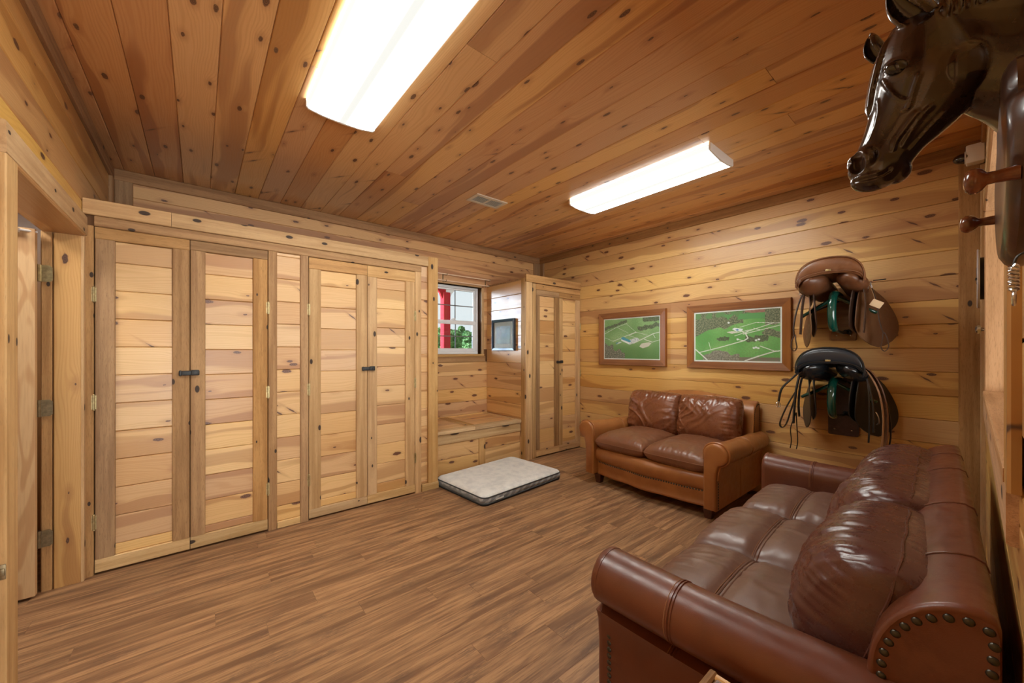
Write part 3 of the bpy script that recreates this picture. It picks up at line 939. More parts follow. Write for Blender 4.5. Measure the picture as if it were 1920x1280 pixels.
def pillow(sx, sy, sz, p, q, nu=84, nv=64, crown=0.0, folds=(), fold_amp=0.0, seed=0.0, puck=0.0, rc=0.10, env=None, pu=None, qu=None):
    """stuffed cushion: two faces on a grid, half sizes sx, sy, sz; p, q set how full the edges are, rc rounds the plan corners"""
    mb = MB()
    def warp(k, n):
        t = -1 + 2 * k / n
        return math.copysign(1 - (1 - abs(t)) ** 1.35, t)
    for s in (1, -1):
        vs, fs = [], []
        for j in range(nv + 1):
            v = warp(j, nv)
            for i in range(nu + 1):
                u = warp(i, nu)
                x = sx * u * (1 - rc * v ** 6)
                y = sy * v * (1 - rc * (sx / sy) ** .5 * u ** 6)
                th = (max(0.0, 1 - abs(u) ** (pu or p)) ** (qu or q)) * (max(0.0, 1 - abs(v) ** p) ** q)
                z = sz * th * (1 + crown * (1 - u * u) * (1 - v * v))
                d = 0.0
                if fold_amp > 0 and th > 0:
                    for fx, fy, sk, amp in folds:
                        X_, Y_ = x + sk * y, y
                        wv = noise.noise(Vector((x * 5 + seed, y * 5, seed * 2.1)))
                        nn = noise.noise(Vector((X_ * fx + wv * 1.3 + seed * 3.1, Y_ * fy + seed * 1.7, seed + s)))
                        m = max(0.0, 0.5 + 1.2 * noise.noise(Vector((x * 3.1 + fx, y * 3.1 + seed, seed * 1.3))))
                        d += amp * (max(0.0, 1 - abs(nn) * 3.2) ** 1.4 if amp > 0 else nn) * m
                    e = max(abs(u), abs(v))
                    d += puck * max(0.0, e - .45) * 1.8 * noise.noise(Vector((u * 14 * (1 if abs(v) > abs(u) else .15), v * 11 * (1 if abs(u) > abs(v) else .15), seed + 2)))
                    d *= min(1.0, th * 1.6)
                z = s * (z + d * fold_amp)
                if env:
                    x, y, z = env(u, v, x, y, z)
                vs.append((x, y, z))
        w = nu + 1
        for j in range(nv):
            for i in range(nu):
                a = j * w + i
                fs.append((a, a + 1, a + w + 1, a + w) if s > 0 else (a, a + w, a + w + 1, a + 1))
        mb.add(vs, fs)
    return mb


def pillow_loop(sx, sy, rc, n=28):
    out = []
    def pt(u, v):
        return (sx * u * (1 - rc * v ** 6), sy * v * (1 - rc * (sx / sy) ** .5 * u ** 6), 0)
    for k in range(n): out.append(pt(-1 + 2 * k / n, -1))
    for k in range(n): out.append(pt(1, -1 + 2 * k / n))
    for k in range(n): out.append(pt(1 - 2 * k / n, 1))
    for k in range(n): out.append(pt(-1, 1 - 2 * k / n))
    return out


def superloop(sx, sy, e2, z, n=64, k=1.0):
    return [(k * sx * sgnpow(math.cos(2 * PI * i / n), e2), k * sy * sgnpow(math.sin(2 * PI * i / n), e2), z) for i in range(n)]


def arm_profile(h, r, t, s):
    """outline in (x, z), s = +1 for the arm on +x: x grows outward from the inner face"""
    pts = [(0.0, 0.10), (0.0, h - 1.6 * r)]
    cx, cz = r * 1.05, h - r
    for k in range(19):
        a = PI - k * (PI * 1.42) / 18
        pts.append((cx + r * 1.05 * math.cos(a), cz + r * math.sin(a)))
    pts += [(t + .016, cz - r * 1.10), (t + .006, cz - r * 1.5), (t, cz - r * 2.3), (t, 0.10)]
    return [(s * x, z) for x, z in pts]


def couch(name, label, cat, loc, rot, W, D, n_seat, mats, hump, back_h, arm_h, arm_r, nail_mode, bow, folds_seed, pil, cross_seam=False, bwk=0.75, sag=0.03, at=0.092, roll=(0.022, 0.128, 0.135)):
    LE, PI_M, SEAT = mats
    t = thing(name, label, cat, loc, rot)
    arm_t = at
    inner = W / 2 - arm_r * 2.1          # inner face of each arm
    I = Matrix.Identity(4)
    seat_z0, seat_z1 = 0.335, 0.50
    yb0 = 0.0
    # base and bowed front rail
    prof = [(-.02, .085), (.004, .085), (.010, .094), (.010, .104), (.002, .112), (.004, .150), (.010, .190), (.012, .205), (.008, .212), (.020, .222), (.034, .250), (.040, .285), (.034, .322), (.012, .345), (-.10, .350), (-.10, .085)]
    rings = []
    for k in range(33):
        x = -inner + 2 * inner * k / 32
        f = D - 0.105 + bow * (0.5 + 0.5 * math.cos(PI * x / inner)) + bow * .15 * math.cos(3 * PI * x / inner)
        rings.append([(x, f + py, pz) for py, pz in prof])
    rail = MB().loft(rings).build('front_rail', LE, t, smooth=50)
    MB().box((0, (D - .1) / 2 + .02, 0.21), (2 * inner + .04, D - 0.18, 0.22)).build('base', LE, t, smooth=0)
    nm_s = nailhead_mesh(0.0080)
    # nail row along the rail: about 5 px each in the picture, one joined strip
    mb = MB()
    N = int(2 * inner / 0.0215)
    src = nm_s
    svs = [v.co.copy() for v in src.vertices]
    sfs = [tuple(p.vertices) for p in src.polygons]
    for k in range(N):
        x = -inner + .02 + (2 * inner - .04) * k / (N - 1)
        f = D - 0.105 + bow * (0.5 + 0.5 * math.cos(PI * x / inner)) + bow * .15 * math.cos(3 * PI * x / inner)
        mb.add(svs, sfs, Matrix.Translation((x, f + .0105, .2075)) @ orient((0, 1, 0)))
    nr = mb.build('nailhead_trim', NAIL, rail, smooth=80)
    nr['kind'] = 'stuff'
    # feet
    for sx in (-1, 1):
        for y in (0.06, D - 0.13):
            rr_ = [[(sx * (inner - .0) + dx * w, y + dy * w, z) for dx, dy in ((-1, -1), (1, -1), (1, 1), (-1, 1))] for z, w in ((0.0, .024), (.088, .036))]
            MB().loft(rr_).build('foot', DARK_WOOD, t, smooth=0)
    # arms
    for sx in (-1, 1):
        rings = []
        ys = [0.03, 0.10, 0.2, 0.32, 0.44, 0.56, 0.66, 0.74, D - 0.075, D - 0.045]
        for y in ys:
            q = y / D
            hh = arm_h - sag * (1 - q) - 0.010 * math.sin(PI * q)
            rr_ = arm_r * (0.90 + 0.10 * q)
            rings.append([(sx * inner + px, y, pz) for px, pz in arm_profile(hh, rr_, arm_t, sx)])
        arm = MB().loft(rings).build('arm', LE, t, smooth=50)
        # rolled front panel with a welt round it
        pr = arm_profile(arm_h, arm_r, arm_t, sx)
        c = Vector((sum(p[0] for p in pr) / len(pr), sum(p[1] for p in pr) / len(pr)))
        def inset(pp, d):
            out = []
            n = len(pp)
            for i in range(n):
                a, b, e = Vector(pp[i - 1]), Vector(pp[i]), Vector(pp[(i + 1) % n])
                tt = (e - a).normalized()
                nn = Vector((-tt.y, tt.x)) * (1 if sx > 0 else -1)
                q2 = b - nn * d
                out.append((q2.x, q2.y))
            return out
        fr = []
        for y, d in ((D - .048, 0.0), (D - .034, 0.0), (D - .026, .006), (D - .022, .014), (D - .020, .024)):
            fr.append([(sx * inner + px, y, pz) for px, pz in inset(pr, d)])
        MB().loft(fr).build('arm_front', LE, arm, smooth=50)
        wl_ = [(sx * inner + px, D - .047, pz) for px, pz in inset(pr, -.005)]
        if not cross_seam:
            MB().tube(wl_[1:-1], 0.0072, 8).build('welt', LE, arm)
        # stitched seams over the roll
        for ys_ in ((0.555,) if cross_seam else (0.45,)):
            q = ys_ / D
            hh = arm_h - sag * (1 - q) - 0.010 * math.sin(PI * q)
            ap = arm_profile(hh, arm_r * (0.90 + 0.10 * q), arm_t, sx)[1:22]
            for dy in (-.004, .004):
                MB().tube([(sx * inner + px * 1.0 + sx * .0005, ys_ + dy, pz + .0008) for px, pz in ap], 0.0026, 6).build('seam', LE, arm)
            MB().tube([(sx * inner + px, ys_ + .012, pz + .0004) for px, pz in ap], 0.0012, 5).build('stitching', THREAD, arm)
        # nails down the outer edge behind the front panel
        mb = MB()
        for k in range(15):
            z = 0.115 + k * 0.0205
            if z < arm_h - arm_r * 2.3:
                mb.add(svs, sfs, Matrix.Translation((sx * (inner + arm_t), D - .068, z)) @ orient((sx, 0, 0)))
        nn_ = mb.build('nailhead_trim', NAIL, arm, smooth=80)
        nn_['kind'] = 'stuff'
        # outside panel seam
        MB().tube([(sx * (inner + arm_t + .001), 0.50, 0.10), (sx * (inner + arm_t + .001), 0.50, arm_h - 2.3 * arm_r)], 0.0025, 6).build('seam', LE, arm)
    # rolled back frame
    bw = inner + arm_r * bwk
    def back_sec(x):
        q = abs(x) / bw
        hz = back_h + hump * (math.cos(PI * q) * 0.5 - 0.5) * (1 if q < 1 else 1)
        pts = [(0.0, 0.10), (0.0, hz - .028), (0.006, hz - .008), (.022, hz)]
        for k in range(1, 13):
            a = PI / 2 - k * (PI / 2) / 12
            pts.append((roll[0] + roll[1] * math.cos(a), hz - roll[2] + roll[2] * math.sin(a)))
        pts += [(roll[0] + roll[1] + .012, hz - .26), (.185, hz - .36), (.19, .10)]
        return pts
    rings = [[(-bw + 2 * bw * k / 24, py, pz) for py, pz in back_sec(-bw + 2 * bw * k / 24)] for k in range(25)]
    back = MB().loft(rings).build('back_frame', LE, t, smooth=50)
    for xs in [(-bw + 2 * bw * f) for f in ((0.14, .36, .64, .86) if cross_seam else (0.3, 0.7))]:
        sec = [(xs, py - .0005 if py < .03 else py + .001, pz + .001) for py, pz in back_sec(xs)[1:17]]
        MB().tube(sec, 0.0022, 6).build('seam', LE, back)
    # end panels of the back with nails
    for sx in (-1, 1):
        sec = back_sec(bw)
        cy, cz = 0.075, back_h - hump - .25
        def ins(d):
            out = []
            for (py, pz) in sec:
                vy, vz = cy - py, cz - pz
                L = math.hypot(vy, vz)
                out.append((py + vy / L * d, pz + vz / L * d))
            return out
        rings = []
        for dx, d in ((0.0, 0.0), (.006, .001), (.010, .005), (.012, .010), (.0105, .014), (.010, .020)):
            rings.append([(sx * (bw + dx), py, pz) for py, pz in ins(d)])
        ep = MB().loft(rings).build('end_panel', LE, back, smooth=50)
        nm = nailhead_mesh(0.0078 if nail_mode == 'big' else 0.006)
        # path: up the rear edge and over the roll
        path = [Vector((0, py, pz)) for py, pz in ins(.026)][1:-1]
        path = [Vector((0, .024, back_h - hump - .30))] + [p for p in path if not (p.y < .026 and p.z > back_h - hump - .032)]
        seglen = [0]
        for a, b in zip(path, path[1:]):
            seglen.append(seglen[-1] + (b - a).length)
        step = 0.0245 if nail_mode == 'big' else 0.017
        d = 0.0
        mbs = MB()
        while d < seglen[-1] - 0.03:
            for k in range(len(path) - 1):
                if seglen[k] <= d <= seglen[k + 1]:
                    f = (d - seglen[k]) / max(1e-6, seglen[k + 1] - seglen[k])
                    p = path[k].lerp(path[k + 1], f)
                    mm = Matrix.Translation((sx * (bw + .0105), p.y, p.z)) @ orient((sx, 0, 0))
                    if nail_mode == 'big' and sx < 0:
                        link_mesh('nailhead', nm, back, mm)
                    else:
                        mbs.add([v.co.copy() for v in nm.vertices], [tuple(q.vertices) for q in nm.polygons], mm)
                    break
            d += step
        if mbs.v:
            q = mbs.build('nailhead_trim', NAIL, back, smooth=80)
            q['kind'] = 'stuff'
    # seat cushions
    sw = 2 * inner / n_seat
    for k in range(n_seat):
        x = -inner + sw * (k + .5)
        f = D - 0.11 + bow * (0.5 + 0.5 * math.cos(PI * x / inner))
        depth = f - 0.20 + 0.045
        cyy = 0.20 + depth / 2
        sxh = sw / 2 + .003
        SZ, CR = 0.088, (.30 if not cross_seam else .16)
        def env(u, v, x_, y_, z_):
            if cross_seam and z_ > 0:
                z_ -= 0.016 * math.exp(-((y_ - .05) / .03) ** 2) * (1 - u ** 8)
            return x_, y_, z_
        cm = pillow(sxh, depth / 2, SZ, 5.0, 0.34, 72, 64, CR, ((9, 5, .3, .5), (5, 14, 0, .4), (26, 20, 0, -.25)), 0.006, folds_seed + k * 1.37, .9, 0.035, env)
        sc_ = cm.build('seat_cushion', SEAT, t, smooth=180, local=Matrix.Translation((x, cyy, 0.415 if not cross_seam else 0.437)))
        if cross_seam:
            top = []
            for m in range(29):
                u = -.985 + 1.97 * m / 28
                zz_ = SZ * (1 - abs(u) ** 5) ** .34 * (1 + CR * (1 - u * u)) - .0155 * (1 - u ** 8)
                top.append((sxh * u, .05, zz_))
            for dy in (-.006, .006):
                MB().tube([(a, b + dy, c + .001) for a, b, c in top], 0.0035, 6).build('seam', SEAT, sc_)
            MB().tube([(a, b + .013, c + .0035) for a, b, c in top], 0.0012, 5).build('stitching', THREAD, sc_)
        else:
            MB().tube(pillow_loop(sxh, depth / 2, .035), 0.0035, 6, loop=True).build('welt', SEAT, sc_)
    # back cushions
    n_b = n_seat
    bwid = 2 * (inner + .02) / n_b
    pz0, pz1, pth, py0, lean, fl, pk = pil
    for k in range(n_b):
        x = -inner - .02 + bwid * (k + .5)
        hzc = hump * (math.cos(PI * abs(x) / bw) * .5 - .5)
        hh = (pz1 + hzc - pz0) / 2
        sxh = bwid / 2 + .006
        cm = pillow(sxh, hh, pth, 3.2, 0.46, 110, 72, 0.12, fl, 0.013, folds_seed + 11 + k * 2.3, pk, 0.05, None, 5.0, 0.40)
        R_ = Matrix.Translation((x, py0, pz0 + hh)) @ Matrix.Rotation(PI / 2 + lean, 4, 'X') @ Matrix.Rotation(PI, 4, 'Y')
        bc = cm.build('back_cushion', PI_M, t, smooth=180, local=R_)
        lp = [(a, b, c + .0015 * math.sin(m * .7)) for m, (a, b, c) in enumerate(pillow_loop(sxh, hh, .06))]
        MB().tube(lp, 0.0034, 6, loop=True).build('welt', PI_M, bc)
    return t


couch('loveseat', 'cognac leather loveseat with rolled arms and nailhead trim, against the picture wall', 'sofa',
      (3.935, 1.825, 0), PI / 2, 1.40, 1.00, 2, (COGNAC, COGNAC_PILLOW, COGNAC_SEAT), 0.055, 0.895, 0.605, 0.084, 'small', 0.045, 0.0,
      (0.455, 0.905, 0.115, 0.285, 0.22, ((8, 1.3, .9, 1.1), (12, 2.0, -.8, .7), (3, 3, 0, -1.2)), .7))
couch('sofa', 'long dark brown leather sofa with three puffy back cushions, nearest the camera', 'sofa',
      (1.945, 0.0, 0), math.radians(2.2), 1.93, 0.83, 3, (BURG, BURG_PILLOW, BURG_SEAT), 0.02, 0.862, 0.652, 0.084, 'big', 0.03, 5.0,
      (0.475, 0.855, 0.150, 0.172, 0.24, ((15, 1.9, .25, 1.25), (30, 5, -.2, .45), (5, 4, 0, -.9)), 1.1), True, 1.0, 0.0, 0.132, (0.022, 0.150, 0.20))

# ------------------------------------------------------------------ dog bed
FLEECE = NT('grey_white_fleece')
_p = FLEECE.obj()
_f = FLEECE.noise(_p, 90.0, 4.0, 0.7)
_g = FLEECE.noise(_p, 14.0, 3.0, 0.6)
FLEECE.set(Base_Color=FLEECE.mix(FLEECE.ramp(_g, 0.35, 0.7), (0.80, 0.81, 0.78), (0.66, 0.68, 0.67)), Roughness=0.95, Specular_IOR_Level=0.1, Sheen_Weight=0.3)
FLEECE.bump(FLEECE.math('ADD', _f, _g), 0.6, 0.012)
FLEECE = FLEECE.m
GUSSET = NT('grey_leaf_print_fabric')
_p = GUSSET.obj()
_s = GUSSET.sep(_p)
_w = GUSSET.math('SINE', GUSSET.math('ADD', GUSSET.math('MULTIPLY', GUSSET.math('ADD', _s[0], GUSSET.math('MULTIPLY', _s[2], -1.2)), 75.0), GUSSET.math('MULTIPLY', GUSSET.noise(_p, 20.0), 5.0)))
GUSSET.set(Base_Color=GUSSET.mix(GUSSET.ramp(_w, -.2, .6), (0.22, 0.245, 0.26), (0.40, 0.43, 0.45)), Roughness=0.6)
GUSSET = GUSSET.m
PIPING = plain('charcoal_piping', (0.055, 0.07, 0.08), 0.7)
BLACKCLOTH = plain('black_nonslip_cloth', (0.018, 0.018, 0.02), 0.9)


def rrect(sx, sy, r, z, n=8):
    pts = []
    for cx, cy, a0 in ((sx - r, sy - r, 0), (-sx + r, sy - r, PI / 2), (-sx + r, -sy + r, PI), (sx - r, -sy + r, 1.5 * PI)):
        for k in range(n + 1):
            a = a0 + k * PI / 2 / n
            pts.append((cx + r * math.cos(a), cy + r * math.sin(a), z))
        # straight run to the next corner, subdivided
    out = []
    for i in range(len(pts)):
        a, b = Vector(pts[i]), Vector(pts[(i + 1) % len(pts)])
        m = 14 if (b - a).length > r * 0.6 else 1
        for k in range(m):
            out.append(tuple(a.lerp(b, k / m)))
    return out


db = thing('dog_bed', 'grey and white fleece dog bed lying on the floor before the storage bench', 'dog bed', (2.305, 2.975, 0), math.radians(4.7))
BX, BYY = 0.515, 0.365
MB().loft([rrect(BX - .004, BYY - .004, .05, 0.0), rrect(BX, BYY, .055, .010), rrect(BX - .003, BYY - .003, .055, .022)]).build('base', BLACKCLOTH, db)
def wobble(ring, amp, f):
    return [(x + amp * noise.noise(Vector((x * f, y * f, z * 40))), y + amp * noise.noise(Vector((x * f + 9, y * f, z * 40))), z) for x, y, z in ring]
MB().loft([wobble(rrect(BX - .004, BYY - .004, .055, .020), .006, 18), wobble(rrect(BX + .003, BYY + .003, .058, .036), .009, 18), wobble(rrect(BX + .003, BYY + .003, .058, .052), .009, 18), wobble(rrect(BX - .004, BYY - .004, .055, .068), .004, 18)], cap=False).build('gusset', GUSSET, db)
MB().tube(rrect(BX - .002, BYY - .002, .055, .069), .0055, 8, loop=True).build('piping', PIPING, db)
MB().tube(rrect(BX, BYY, .055, .019), .004, 8, loop=True).build('piping', PIPING, db)
rings = []
for k, z in ((1.0, .068), (.985, .079), (.965, .087), (.92, .093), (.85, .096)):
    rings.append(rrect(BX * 1 - (1 - k) * BYY, BYY * k, .055 * k, z))
nring = len(rings[0])
mbf = MB().loft(rings, cap=False)
# closed centre with a little quilting
b0 = (len(rings) - 1) * nring
for q in (.7, .5, .3, .12):
    ring = rrect(BX - (1 - q) * BYY, BYY * q, .055 * q, .097)
    ring = [(x, y, z + .003 * noise.noise(Vector((x * 9, y * 9, 1)))) for x, y, z in ring]
    base = len(mbf.v)
    mbf.v += ring
    for j in range(nring):
        kk = (j + 1) % nring
        mbf.f.append((b0 + j, b0 + kk, base + kk, base + j))
    b0 = base
mbf.f.append(tuple(b0 + j for j in range(nring)))
mbf.build('fleece_top', FLEECE, db, smooth=180)
MB().box((0.02, -BYY - .004, .036), (0.09, .003, .012)).build('zip_flap', FLEECE, db, smooth=0, local=Matrix.Translation((-.36, 0, 0)))

# ------------------------------------------------------------------ flat prints painted cell by cell on a fine sheet
def vcol_mat(name, rough=0.35, coat=0.0):
    t = NT(name)
    a = t.n('ShaderNodeAttribute')
    a.attribute_name = 'paint'
    t.set(Base_Color=a.outputs['Color'], Roughness=rough, Coat_Weight=coat, Coat_Roughness=0.05, Specular_IOR_Level=0.12)
    return t.m
PRINT = vcol_mat('glossy_print', 0.35, 0.0)


def lin(c):
    return tuple(((x / 255.0) / 12.92 if x < 10 else (((x / 255.0) + 0.055) / 1.055) ** 2.4) for x in c)


def print_sheet(name, w, h, nx, ny, fn, parent, local):
    """sheet in local XY (x right, y up), front toward +Z; fn(s, t) gives an sRGB colour, s from the left, t from the top"""
    vs, cols = [], []
    for j in range(ny + 1):
        for i in range(nx + 1):
            s, tt = i / nx, j / ny
            vs.append((-w / 2 + w * s, h / 2 - h * tt, 0))
            c = fn(s, tt)
            cols.append((*lin(tuple(q + (255 - q) * .16 for q in c)), 1.0))
    fs = [(j * (nx + 1) + i, (j + 1) * (nx + 1) + i, (j + 1) * (nx + 1) + i + 1, j * (nx + 1) + i + 1) for j in range(ny) for i in range(nx)]
    me = bpy.data.meshes.new(name)
    me.from_pydata(vs, [], fs)
    at = me.color_attributes.new('paint', 'FLOAT_COLOR', 'POINT')
    at.data.foreach_set('color', [c for q in cols for c in q])
    me.materials.append(PRINT)
    return link_mesh(name, me, parent, local)


def seg_d(s, t, a, b, asp=1.5):
    px, py, ax, ay, bx, by = s * asp, t, a[0] * asp, a[1], b[0] * asp, b[1]
    vx, vy = bx - ax, by - ay
    k = max(0, min(1, ((px - ax) * vx + (py - ay) * vy) / (vx * vx + vy * vy + 1e-9)))
    return math.hypot(px - ax - vx * k, py - ay - vy * k)


def in_poly(s, t, P):
    c = False
    n = len(P)
    for i in range(n):
        a, b = P[i], P[i - 1]
        if (a[1] > t) != (b[1] > t) and s < (b[0] - a[0]) * (t - a[1]) / (b[1] - a[1]) + a[0]:
            c = not c
    return c


def mixc(a, b, k):
    k = max(0.0, min(1.0, k))
    return tuple(x + (y - x) * k for x, y in zip(a, b))


def nz(s, t, f, z=0.0):
    return noise.noise(Vector((s * 1.5 * f, t * f, z)))


def aerial_one(s, t):
    c = mixc((98, 142, 76), (142, 180, 116), .5 + 1.0 * nz(s, t, 3, 1) + .35 * (1 - t) - .2)
    c = mixc(c, (58, 104, 44), (t - .55) * 1.6)
    c = mixc(c, (95, 130, 75), .25 + nz(s, t, 40, 2) * .5)
    # tree belts
    def trees(k, dark=(52, 66, 44), lite=(104, 112, 82)):
        return mixc(dark, lite, .5 + 1.3 * nz(s, t, 46, 3))
    if seg_d(s, t, (0, .24), (.42, .06)) < .035 + .025 * nz(s, t, 14): c = trees(0)
    if s > .72 and t < .10 + .05 * nz(s, t, 9): c = trees(0)
    if seg_d(s, t, (.66, .27), (1.0, .2)) < .05 + .05 * nz(s, t, 10, 4): c = trees(0)
    if t > .62 + s * .62 + .10 * nz(s, t, 7, 5) and s < .4: c = trees(0, (70, 72, 58), (140, 132, 116))
    for a, b, w in (((0, .36), (.24, .2), .005), ((.24, .2), (.44, .12), .004), ((0, .46), (.17, .56), .004), ((.17, .56), (.60, .345), .007), ((.24, .2), (.46, .36), .003),
                    ((.6, .345), (.42, .12), .003), ((.60, .345), (.80, .43), .004), ((.56, .62), (.90, .40), .010), ((.9, .4), (1, .37), .008), ((.75, .53), (.88, .6), .008), ((.47, .42), (.62, .35), .004),
                    ((.9, .42), (.93, .50), .006), ((.88, .6), (1, .55), .005), ((.47, .42), (.60, .49), .004)):
        d = seg_d(s, t, a, b)
        if d < w: c = (214, 216, 206)
    if in_poly(s, t, [(.49, .53), (.62, .48), (.67, .53), (.55, .62), (.48, .66)]): c = mixc((205, 208, 210), (150, 160, 170), 2 * nz(s, t, 30))
    if in_poly(s, t, [(.335, .47), (.37, .455), (.515, .56), (.49, .60), (.325, .51)]): c = (62, 140, 168)
    if in_poly(s, t, [(.325, .51), (.49, .60), (.475, .645), (.33, .55)]): c = (226, 230, 232)
    if in_poly(s, t, [(.22, .60), (.32, .575), (.335, .60), (.24, .64)]): c = (196, 208, 208)
    if in_poly(s, t, [(.22, .60), (.27, .59), (.275, .61), (.23, .63)]): c = (60, 130, 140)
    if in_poly(s, t, [(.66, .70), (.70, .63), (.83, .60), (.87, .63), (.82, .70), (.72, .745)]): c = (206, 198, 184)
    return c


def aerial_two(s, t):
    c = mixc((78, 150, 64), (116, 178, 90), .5 + 1.0 * nz(s, t, 3, 11))
    c = mixc(c, (90, 122, 58), .25 + nz(s, t, 40, 12) * .4)
    woods = mixc((66, 74, 52), (128, 126, 96), .45 + 1.2 * nz(s, t, 46, 13))
    if t < .17 + .05 * nz(s, t, 5, 14):
        c = mixc((80, 120, 66), woods, .5 + 3 * nz(s, t, 9, 15))
    if t > .12 and t < .40 - .22 * s + .06 * nz(s, t, 6, 16) - (0.1 if s > .6 else 0): c = woods
    if t < .12 and s > .62 and t < (s - .55) * .4: c = mixc((132, 78, 70), (150, 104, 88), .5 + nz(s, t, 20))
    if .06 < t < .17 and .15 < s < .85 and nz(s, t, 5, 17) > .0: c = (74, 136, 70)
    if s < .17 and .33 < t < .52 and t < .5 - s * .8: c = woods
    if s > .84 and t < .30 + .06 * nz(s, t, 9, 18): c = woods
    if seg_d(s, t, (.86, .42), (1, .50)) < .06 + .05 * nz(s, t, 11, 19): c = woods
    if seg_d(s, t, (.66, .57), (.85, .55)) < .055 + .06 * nz(s, t, 14, 20): c = mixc(woods, (46, 62, 36), .4)
    if seg_d(s, t, (.30, .56), (.42, .56)) < .03 + .06 * nz(s, t, 20, 21): c = mixc(woods, (46, 62, 36), .5)
    if t > .80 + .10 * abs(s - .32) * 4 + .05 * nz(s, t, 8, 22) and .10 < s < .56: c = mixc((96, 92, 76), (150, 140, 126), .5 + nz(s, t, 40, 23))
    if t > .93 and s > .55: c = mixc((104, 110, 84), (120, 96, 84), .5 + nz(s, t, 30, 24))
    for a, b, w in (((0, .77), (.05, .84), .010), ((.05, .84), (.16, 1.0), .011), ((.05, .84), (.30, .74), .008), ((.30, .74), (.61, .60), .008), ((.61, .60), (.655, .55), .010), ((.655, .55), (.63, .47), .009),
                    ((.62, 1.0), (.78, .90), .012), ((.78, .90), (.945, .81), .010), ((.945, .81), (1, .80), .010), ((.945, .81), (.79, .71), .007), ((.53, .57), (.61, .60), .006),
                    ((.56, .33), (.74, .25), .004), ((.74, .25), (1, .28), .004), ((.63, .43), (.93, .27), .006), ((.60, .47), (1, .32), .006), ((.50, .44), (.72, .38), .006), ((.50, .50), (.66, .42), .005), ((.72, .36), (.80, .40), .005), ((.56, .40), (.64, .46), .006), ((.18, .62), (.20, .76), .004)):
        if seg_d(s, t, a, b) < w: c = (222, 220, 212)
    if in_poly(s, t, [(.40, .42), (.48, .40), (.54, .43), (.47, .455)]): c = (208, 200, 190)
    if in_poly(s, t, [(.47, .36), (.50, .335), (.60, .365), (.59, .40), (.52, .415)]): c = (226, 230, 234)
    if in_poly(s, t, [(.505, .375), (.535, .36), (.555, .385), (.53, .40)]): c = (84, 124, 176)
    for q in ((.745, .595), (.775, .58), (.72, .745), (.745, .735), (.77, .75), (.535, .57), (.43, .23)):
        if (s - q[0]) ** 2 * 2 + (t - q[1]) ** 2 < .00035: c = (222, 224, 226)
    return c


def foals(s, t):
    c = mixc((196, 206, 214), (150, 158, 150), (t - .12) * 2.0 + .6 * nz(s, t, 6, 31))
    if t > .42 + .08 * nz(s, t, 6, 32): c = mixc((120, 128, 108), (98, 112, 84), nz(s, t, 18, 33) + .5)
    if t > .70: c = mixc((142, 130, 92), (92, 98, 66), .5 + nz(s, t, 24, 34))
    if s > .62 and t < .46 and (s - .86) ** 2 + (t - .30) ** 2 < .05: c = mixc((126, 134, 128), (92, 104, 92), .5 + nz(s, t, 20))
    if s < .30 and t < .75: c = mixc((150, 128, 112), (118, 100, 88), .5 + nz(s, t, 12, 35))
    def el(cx, cy, rx, ry): return ((s - cx) / rx) ** 2 + ((t - cy) / ry) ** 2 < 1
    if el(.58, .52, .20, .11) or el(.74, .44, .09, .07) or in_poly(s, t, [(.42, .55), (.46, .55), (.45, .82), (.42, .82)]) or in_poly(s, t, [(.70, .55), (.74, .55), (.74, .84), (.70, .84)]): c = (118, 128, 132)
    if el(.22, .42, .16, .12) or el(.30, .26, .07, .10) or in_poly(s, t, [(.12, .48), (.17, .48), (.15, .80), (.12, .80)]) or in_poly(s, t, [(.30, .48), (.34, .48), (.34, .80), (.31, .80)]): c = (112, 74, 60)
    return tuple(q * .70 for q in c)


def framed(label, cat, at, wy, hz_, fw, depth, wood, mat_border, mat_col, fn, nx, ny, fr_prof):
    """picture on a wall facing -X: at = centre on the wall plane"""
    t = thing('framed_picture', label, cat, at)
    R_ = Matrix(((0, 0, -1, 0), (-1, 0, 0, 0), (0, 1, 0, 0), (0, 0, 0, 1)))     # local x -> -Y, local y -> Z, local z -> -X
    W, H = wy, hz_
    corners = [(-W / 2, -H / 2), (W / 2, -H / 2), (W / 2, H / 2), (-W / 2, H / 2)]
    for k in range(4):
        a, b = Vector(corners[k]), Vector(corners[(k + 1) % 4])
        d = (b - a).normalized()
        n = Vector((-d.y, d.x))
        L = (b - a).length
        rings = []
        for e in (0, 1):
            ring = []
            for q, zz_ in fr_prof:
                q2 = q * fw
                ring.append((q2 if e == 0 else L - q2, q2, zz_ * depth))
            rings.append(ring)
        loc = Matrix(((d.x, n.x, 0, a.x), (d.y, n.y, 0, a.y), (0, 0, 1, 0), (0, 0, 0, 1)))
        MB().loft(rings).build('frame_rail', wood, t, smooth=25, local=R_ @ loc)
    iw, ih = W - 2 * fw, H - 2 * fw
    MB().box((0, 0, depth * .35), (iw + .01, ih + .01, .003)).build('mat_board', mat_col, t, smooth=0, local=R_)
    print_sheet('print', iw - 2 * mat_border, ih - 2 * mat_border, nx, ny, fn, t, R_ @ Matrix.Translation((0, 0, depth * .35 + .0035)))
    g = MB().box((0, 0, depth * .35 + .008), (iw + .004, ih + .004, .002)).build('glazing', PICGLASS, t, smooth=0, local=R_)
    return t


